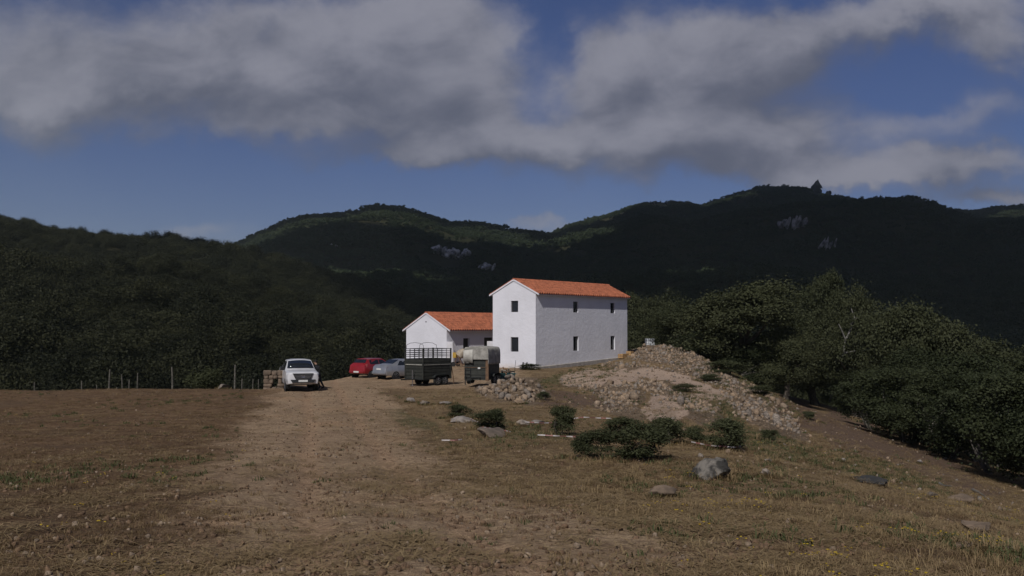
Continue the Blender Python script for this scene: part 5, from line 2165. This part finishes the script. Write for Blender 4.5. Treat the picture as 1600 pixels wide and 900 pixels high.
for (path, lab, hgt) in TAPES:
    P = [on_ground(a, b + hgt * 25) + Vector((0, 0, hgt)) for a, b in path]
    dense = []
    for i in range(len(P) - 1):
        L_ = (P[i + 1] - P[i]).length
        k = max(2, int(L_ / .11))
        dense += [P[i].lerp(P[i + 1], j / k) for j in range(k)]
    dense.append(P[-1])
    mb = MB()
    o0 = dense[0].copy()
    for i, q in enumerate(dense[:-1]):
        a, b = q - o0, dense[i + 1] - o0
        tw0, tw1 = .6 * math.sin(i * .7), .6 * math.sin((i + 1) * .7)
        w0, w1 = Vector((0, math.sin(tw0), math.cos(tw0))) * .018, Vector((0, math.sin(tw1), math.cos(tw1))) * .018
        mb.add([a - w0, b - w1, b + w1, a + w0], [(0, 1, 2, 3)], 0 if (i // 2) % 2 == 0 else 1)
    o = mb.build("barrier_tape", [TAPE_W, TAPE_R], recalc=False)
    o.location = o0
    tag(o, lab, "tape")

# ------------------------------------------------------------------ rubble
rng = np.random.default_rng(90)
STV = []
for i in range(8):
    V, Fc = stone_verts(rng, 2, 8, .15)
    V = V * np.array([1, rng.uniform(.65, .95), rng.uniform(.5, .8)])
    STV.append((V, Fc))
st_mesh = {}
for k, m in enumerate((STONE_TAN, STONE_OCHRE, STONE_GREY)):
    st_mesh[k] = [np_mesh("rubble_stone", V, Fc, [m]) for V, Fc in STV]


def rubble_points(n, blobs, rng, y0=44, y1=98):
    out = []
    while sum(len(a) for a in out) < n:
        X = rng.uniform(-4, 26, 4000)
        Y = rng.uniform(y0, y1, 4000)
        Z = ground_z(X, Y)
        px, py = to_px(X, Y, Z)
        m = _blobs(px, py, blobs)
        if blobs is not GRAVEL:
            m = m * (1 - .93 * _blobs(px, py, GRAVEL))
        k = rng.uniform(0, 1, 4000) < m
        out.append(np.stack([X[k], Y[k], Z[k]], 1))
    return np.concatenate(out)[:n]


HEAP = [(800, 611, 50, 17, 8)]
SLOPE = RUBBLE[1:]
big1 = rubble_points(120, HEAP, rng, 48, 58)
for (x, y, z) in big1:
    s = rng.uniform(.13, .27)
    o = bpy.data.objects.new("rubble_stone", st_mesh[rng.choice([0, 0, 1, 2])][rng.integers(8)])
    o.location = (x, y, z + s * .35 + rng.uniform(0, .08))
    o.scale = (s, s, s)
    o.rotation_euler = rng.uniform(-3, 3, 3)
    tag(link(o), "rough tan stone in the small rubble heap by the canvas trailer", "stone", "stones of the small rubble heap by the canvas trailer")
big2 = rubble_points(165, SLOPE, rng)
for (x, y, z) in big2:
    s = rng.uniform(.17, .36)
    o = bpy.data.objects.new("rubble_stone", st_mesh[rng.choice([0, 0, 1, 1, 2])][rng.integers(8)])
    o.location = (x, y, z + s * .3)
    o.scale = (s, s, s)
    o.rotation_euler = rng.uniform(-3, 3, 3)
    tag(link(o), "rough tan stone in the broad rubble spilling down beside the tall house", "stone", "stones of the broad rubble slope beside the tall house")
c_st = hidden_collection("loose_rubble", [m for k in st_mesh for m in st_mesh[k]])
CLOD = mat("earth_clod", (.15, .096, .058), (.095, .060, .037), scale=3, rough=1, bump=.5, rand=.3)
c_cl = hidden_collection("earth_clods", [np_mesh("clod", V, Fc, [CLOD]) for V, Fc in STV] + st_mesh[0][:2])


def scatter_stones(name, P, smin, smax, rng, power=2.0, zoff=.2, coll=None, nv=24):
    n = len(P)
    s = smin + (smax - smin) * rng.uniform(0, 1, n) ** power
    P = P.copy()
    P[:, 2] += s * zoff
    return scatter_object(name, coll or c_st, P, rng.uniform(-3, 3, (n, 3)), np.repeat(s[:, None], 3, 1), rng.integers(0, nv, n))


scatter_stones("rubble", np.concatenate([rubble_points(5600, SLOPE, rng), rubble_points(420, HEAP, rng, 48, 58), rubble_points(160, GRAVEL, rng)]), .045, .17, rng)
# clods and pebbles on track and field
n = 42000
Y = 6.5 + 55 * rng.uniform(0, 1, n) ** 1.7
X = rng.uniform(-.56, .56, n) * Y
keep = (rng.uniform(0, 1, n) < .6 + .4 * track_mask(X, Y)) & (rng.uniform(0, 1, n) < np.clip(.55 + 1.2 * fbm(X / 1.3, Y / 1.8, 68, 3), .1, 1))
X, Y = X[keep], Y[keep]
scatter_stones("gravel", np.stack([X, Y, ground_z(X, Y)], 1), .008, .06, rng, 2.6, .2, c_cl, 10)
n = 500
Y = 25 + 45 * rng.uniform(0, 1, n)
X = rng.uniform(.05, .55, n) * Y
scatter_stones("gravel", np.stack([X, Y, ground_z(X, Y)], 1), .03, .13, rng, 3.0, .2)

# ------------------------------------------------------------------ grass


def blade_mat(name, ca, cb):
    return leaf_mat(name, ca, cb, trans=.25, patch=2.0)


STRAW = blade_mat("dry_grass", (.185, .128, .066), (.320, .236, .130))
STRAW_DARK = blade_mat("brown_grass", (.095, .058, .033), (.185, .124, .070))
GREEN_G = blade_mat("green_weed", (.050, .060, .024), (.095, .105, .045))
YEL = leaf_mat("yellow_flower", (.34, .22, .015), (.44, .31, .03), trans=.1)


def tuft_mesh(seed, n, h, spread, lean, w, material):
    r = np.random.default_rng(seed)
    V, Fq = [], []
    for k in range(n):
        a, b = r.uniform(0, 6.283), r.uniform(0, 6.283)
        p = np.array([math.cos(b), math.sin(b), 0]) * spread * math.sqrt(r.uniform(0, 1))
        hh = h * r.uniform(.5, 1.2)
        ln = lean * r.uniform(.3, 1.4)
        d = np.array([math.cos(a), math.sin(a), 0])
        s = np.array([-d[1], d[0], 0]) * w * r.uniform(.7, 1.3)
        m = p + d * ln * hh * .35 + np.array([0, 0, hh * .6])
        t = p + d * ln * hh + np.array([0, 0, hh * max(.15, 1 - .3 * ln)])
        i = len(V)
        V += [p - s, p + s, m + s * .7, m - s * .7, t + s * .15, t - s * .15]
        Fq += [(i, i + 1, i + 2, i + 3), (i + 3, i + 2, i + 4, i + 5)]
    return np_mesh("tuft", np.array(V), np.array(Fq), [material])


tufts = [tuft_mesh(500 + i, 18, .10, .12, 1.3, .0035, STRAW) for i in range(3)] + [tuft_mesh(510 + i, 18, .10, .13, 1.5, .004, STRAW_DARK) for i in range(3)] + \
        [tuft_mesh(520 + i, 22, .15, .14, .9, .0035, STRAW) for i in range(2)] + [tuft_mesh(530 + i, 20, .11, .12, .9, .009, GREEN_G) for i in range(2)]
c_gr = hidden_collection("grass_tufts", tufts)


def sow(name, n, yfun, xlo, xhi, weight, idxs, smin, smax, seed):
    r = np.random.default_rng(seed)
    Y = yfun(r, n)
    X = r.uniform(0, 1, n) * (xhi(Y) - xlo(Y)) + xlo(Y)
    keep = r.uniform(0, 1, n) < weight(X, Y)
    X, Y = X[keep], Y[keep]
    m = len(X)
    s = r.uniform(smin, smax, m) * (1 + .003 * Y)
    rot = np.stack([r.uniform(-.2, .2, m), r.uniform(-.2, .2, m), r.uniform(0, 6.28, m)], 1)
    return scatter_object(name, c_gr, np.stack([X, Y, ground_z(X, Y) - .01], 1), rot, np.repeat(s[:, None], 3, 1), r.choice(idxs, m))


litter = []
for i in range(3):
    r_ = np.random.default_rng(600 + i)
    V, Fq = [], []
    for k in range(26):
        c_ = np.array([*r_.normal(0, .13, 2), r_.uniform(.004, .03)])
        a_ = r_.uniform(0, 6.28)
        d_ = np.array([math.cos(a_), math.sin(a_), r_.uniform(-.15, .15)]) * r_.uniform(.03, .10)
        s_ = np.array([-math.sin(a_), math.cos(a_), 0]) * r_.uniform(.002, .005)
        j = len(V)
        V += [c_ - d_ - s_, c_ + d_ - s_, c_ + d_ + s_, c_ - d_ + s_]
        Fq.append((j, j + 1, j + 2, j + 3))
    litter.append(np_mesh("straw_litter", np.array(V), np.array(Fq), [STRAW]))
c_li = hidden_collection("straw_litter", litter)
r = np.random.default_rng(76)
n = 16000
Y = 6 + 40 * r.uniform(0, 1, n) ** 1.6
X = r.uniform(-.57, .56, n) * Y
k = r.uniform(0, 1, n) < np.clip(.45 + 1.6 * fbm(X / 2.1, Y / 2.6, 67, 3), .05, 1) * np.where(X < track_c(Y), .45, 1.0) * (1 - .3 * track_mask(X, Y))
X, Y = X[k], Y[k]
s = r.uniform(.7, 1.5, len(X))
scatter_object("debris", c_li, np.stack([X, Y, ground_z(X, Y) + .008], 1), np.stack([0 * X, 0 * X, r.uniform(0, 6.28, len(X))], 1), np.repeat(s[:, None], 3, 1), r.integers(0, 3, len(X)))

near_y = lambda r, n: 6 + 58 * r.uniform(0, 1, n) ** 1.6
left_lo, left_hi = (lambda Y: -.58 * Y), (lambda Y: track_c(Y) + 2.0)
right_lo, right_hi = (lambda Y: track_c(Y) - 2.0), (lambda Y: .56 * Y)
clump = lambda X, Y, sd: np.clip(.5 + 1.5 * fbm(X / 1.6, Y / 2.2, sd, 3), 0, 1)
no_rub = lambda X, Y: 1 - np.clip(rubble_mask(X, Y, ground_z(X, Y, False)), 0, 1)
sow("grass", 30000, near_y, left_lo, left_hi, lambda X, Y: (1 - .93 * track_mask(X, Y)) * clump(X, Y, 61), [0, 1, 3, 3, 4, 4, 5, 5, 3], .3, .85, 71)
sow("grass", 36000, near_y, right_lo, right_hi, lambda X, Y: (1 - .93 * track_mask(X, Y)) * clump(X, Y, 62) * no_rub(X, Y), [0, 1, 2, 3, 4, 5, 5, 6, 7, 3], .4, 1.0, 72)
sow("weeds", 9000, near_y, left_lo, right_hi, lambda X, Y: (1 - .9 * track_mask(X, Y)) * np.clip(2.2 * fbm(X / 3, Y / 4, 63, 3) - .1, 0, 1), [8, 9], .4, 1.1, 73)


FOOT = []
for o in list(COL.objects):
    if o.name.split('.')[0] in ("boulder", "shrub") and o.parent is None:
        q = [c for c in (o.children if o.type == 'EMPTY' else [o])]
        wdt = max(max(c.dimensions.x, c.dimensions.x) for c in q) * .5
        FOOT += [(o.location.x, o.location.y, wdt)]
r = np.random.default_rng(79)
P_, S_ = [], []
bpy.context.view_layer.update()
for (x, y, w_) in FOOT:
    for k in range(int(22 + 30 * min(w_, 1.2))):
        a_ = r.uniform(0, 6.283)
        d_ = max(w_, .15) * r.uniform(.75, 1.35)
        P_.append((x + math.cos(a_) * d_, y + math.sin(a_) * d_ * .8 - .05))
        S_.append(r.uniform(.7, 1.6))
P_ = np.array(P_)
S_ = np.array(S_)
scatter_object("grass", c_gr, np.stack([P_[:, 0], P_[:, 1], ground_z(P_[:, 0], P_[:, 1]) - .01], 1), np.stack([0 * S_, 0 * S_, r.uniform(0, 6.28, len(S_))], 1), np.repeat(S_[:, None], 3, 1), r.choice([0, 1, 3, 4, 6, 7, 8], len(S_)))


def green_w(X, Y):
    px, py = to_px(X, Y, ground_z(X, Y))
    return _blobs(px, py, GREEN) * .9


sow("weeds", 16000, lambda r, n: r.uniform(28, 88, n), lambda Y: -.05 * Y, lambda Y: .45 * Y, green_w, [8, 9, 0, 1, 3, 4], .5, 1.15, 74)

fl = np_mesh("flower", np.array([(.012 * math.cos(a) + ox, .012 * math.sin(a) + oy, oz + .004 * math.cos(2 * a)) for ox, oy, oz in ((0, 0, .07), (.045, .02, .055), (-.03, .04, .06)) for a in np.linspace(0, 2 * math.pi, 6, endpoint=False)]),
             np.array([(6 * q + i, 6 * q + j, 6 * q + k, 6 * q + l) for q in range(3) for i, j, k, l in ((0, 1, 2, 3), (0, 3, 4, 5))]), [YEL])
c_fl = hidden_collection("yellow_flowers", [fl])
r = np.random.default_rng(75)
n = 4000
Y = 8 + 34 * r.uniform(0, 1, n) ** 1.3
X = r.uniform(-.5, .55, n) * Y
w = np.clip(2.6 * fbm(X / 1.6, Y / 2.6, 66, 3) - .25, 0, 1) * ss((X - .05 * Y) / (.2 * Y)) + .05 * (X < -.25 * Y)
k = r.uniform(0, 1, n) < w * (1 - track_mask(X, Y))
X, Y = X[k], Y[k]
s = r.uniform(.8, 1.5, len(X))
scatter_object("flowers_ground_cover", c_fl, np.stack([X, Y, ground_z(X, Y)], 1), np.stack([0 * X, 0 * X, r.uniform(0, 6.28, len(X))], 1), np.repeat(s[:, None], 3, 1), np.zeros(len(X), int))

# ------------------------------------------------------------------ the air
hz = MB()
hz.box(-9500, 9500, -80, 8200, -34, 352)
hm = bpy.data.materials.new("thin_haze")
hm.use_nodes = True
ht = NT(hm.node_tree)
ht.n.clear()
ho = ht.new('ShaderNodeOutputMaterial')
hv = ht.new('ShaderNodeVolumePrincipled')
hv.inputs['Color'].default_value = (.86, 1.0, .96, 1)
hv.inputs['Density'].default_value = 6.5e-5
hv.inputs['Anisotropy'].default_value = 0.0
ht.l.new(hv.outputs[0], ho.inputs['Volume'])
tag(hz.build("haze", hm), kind="stuff")
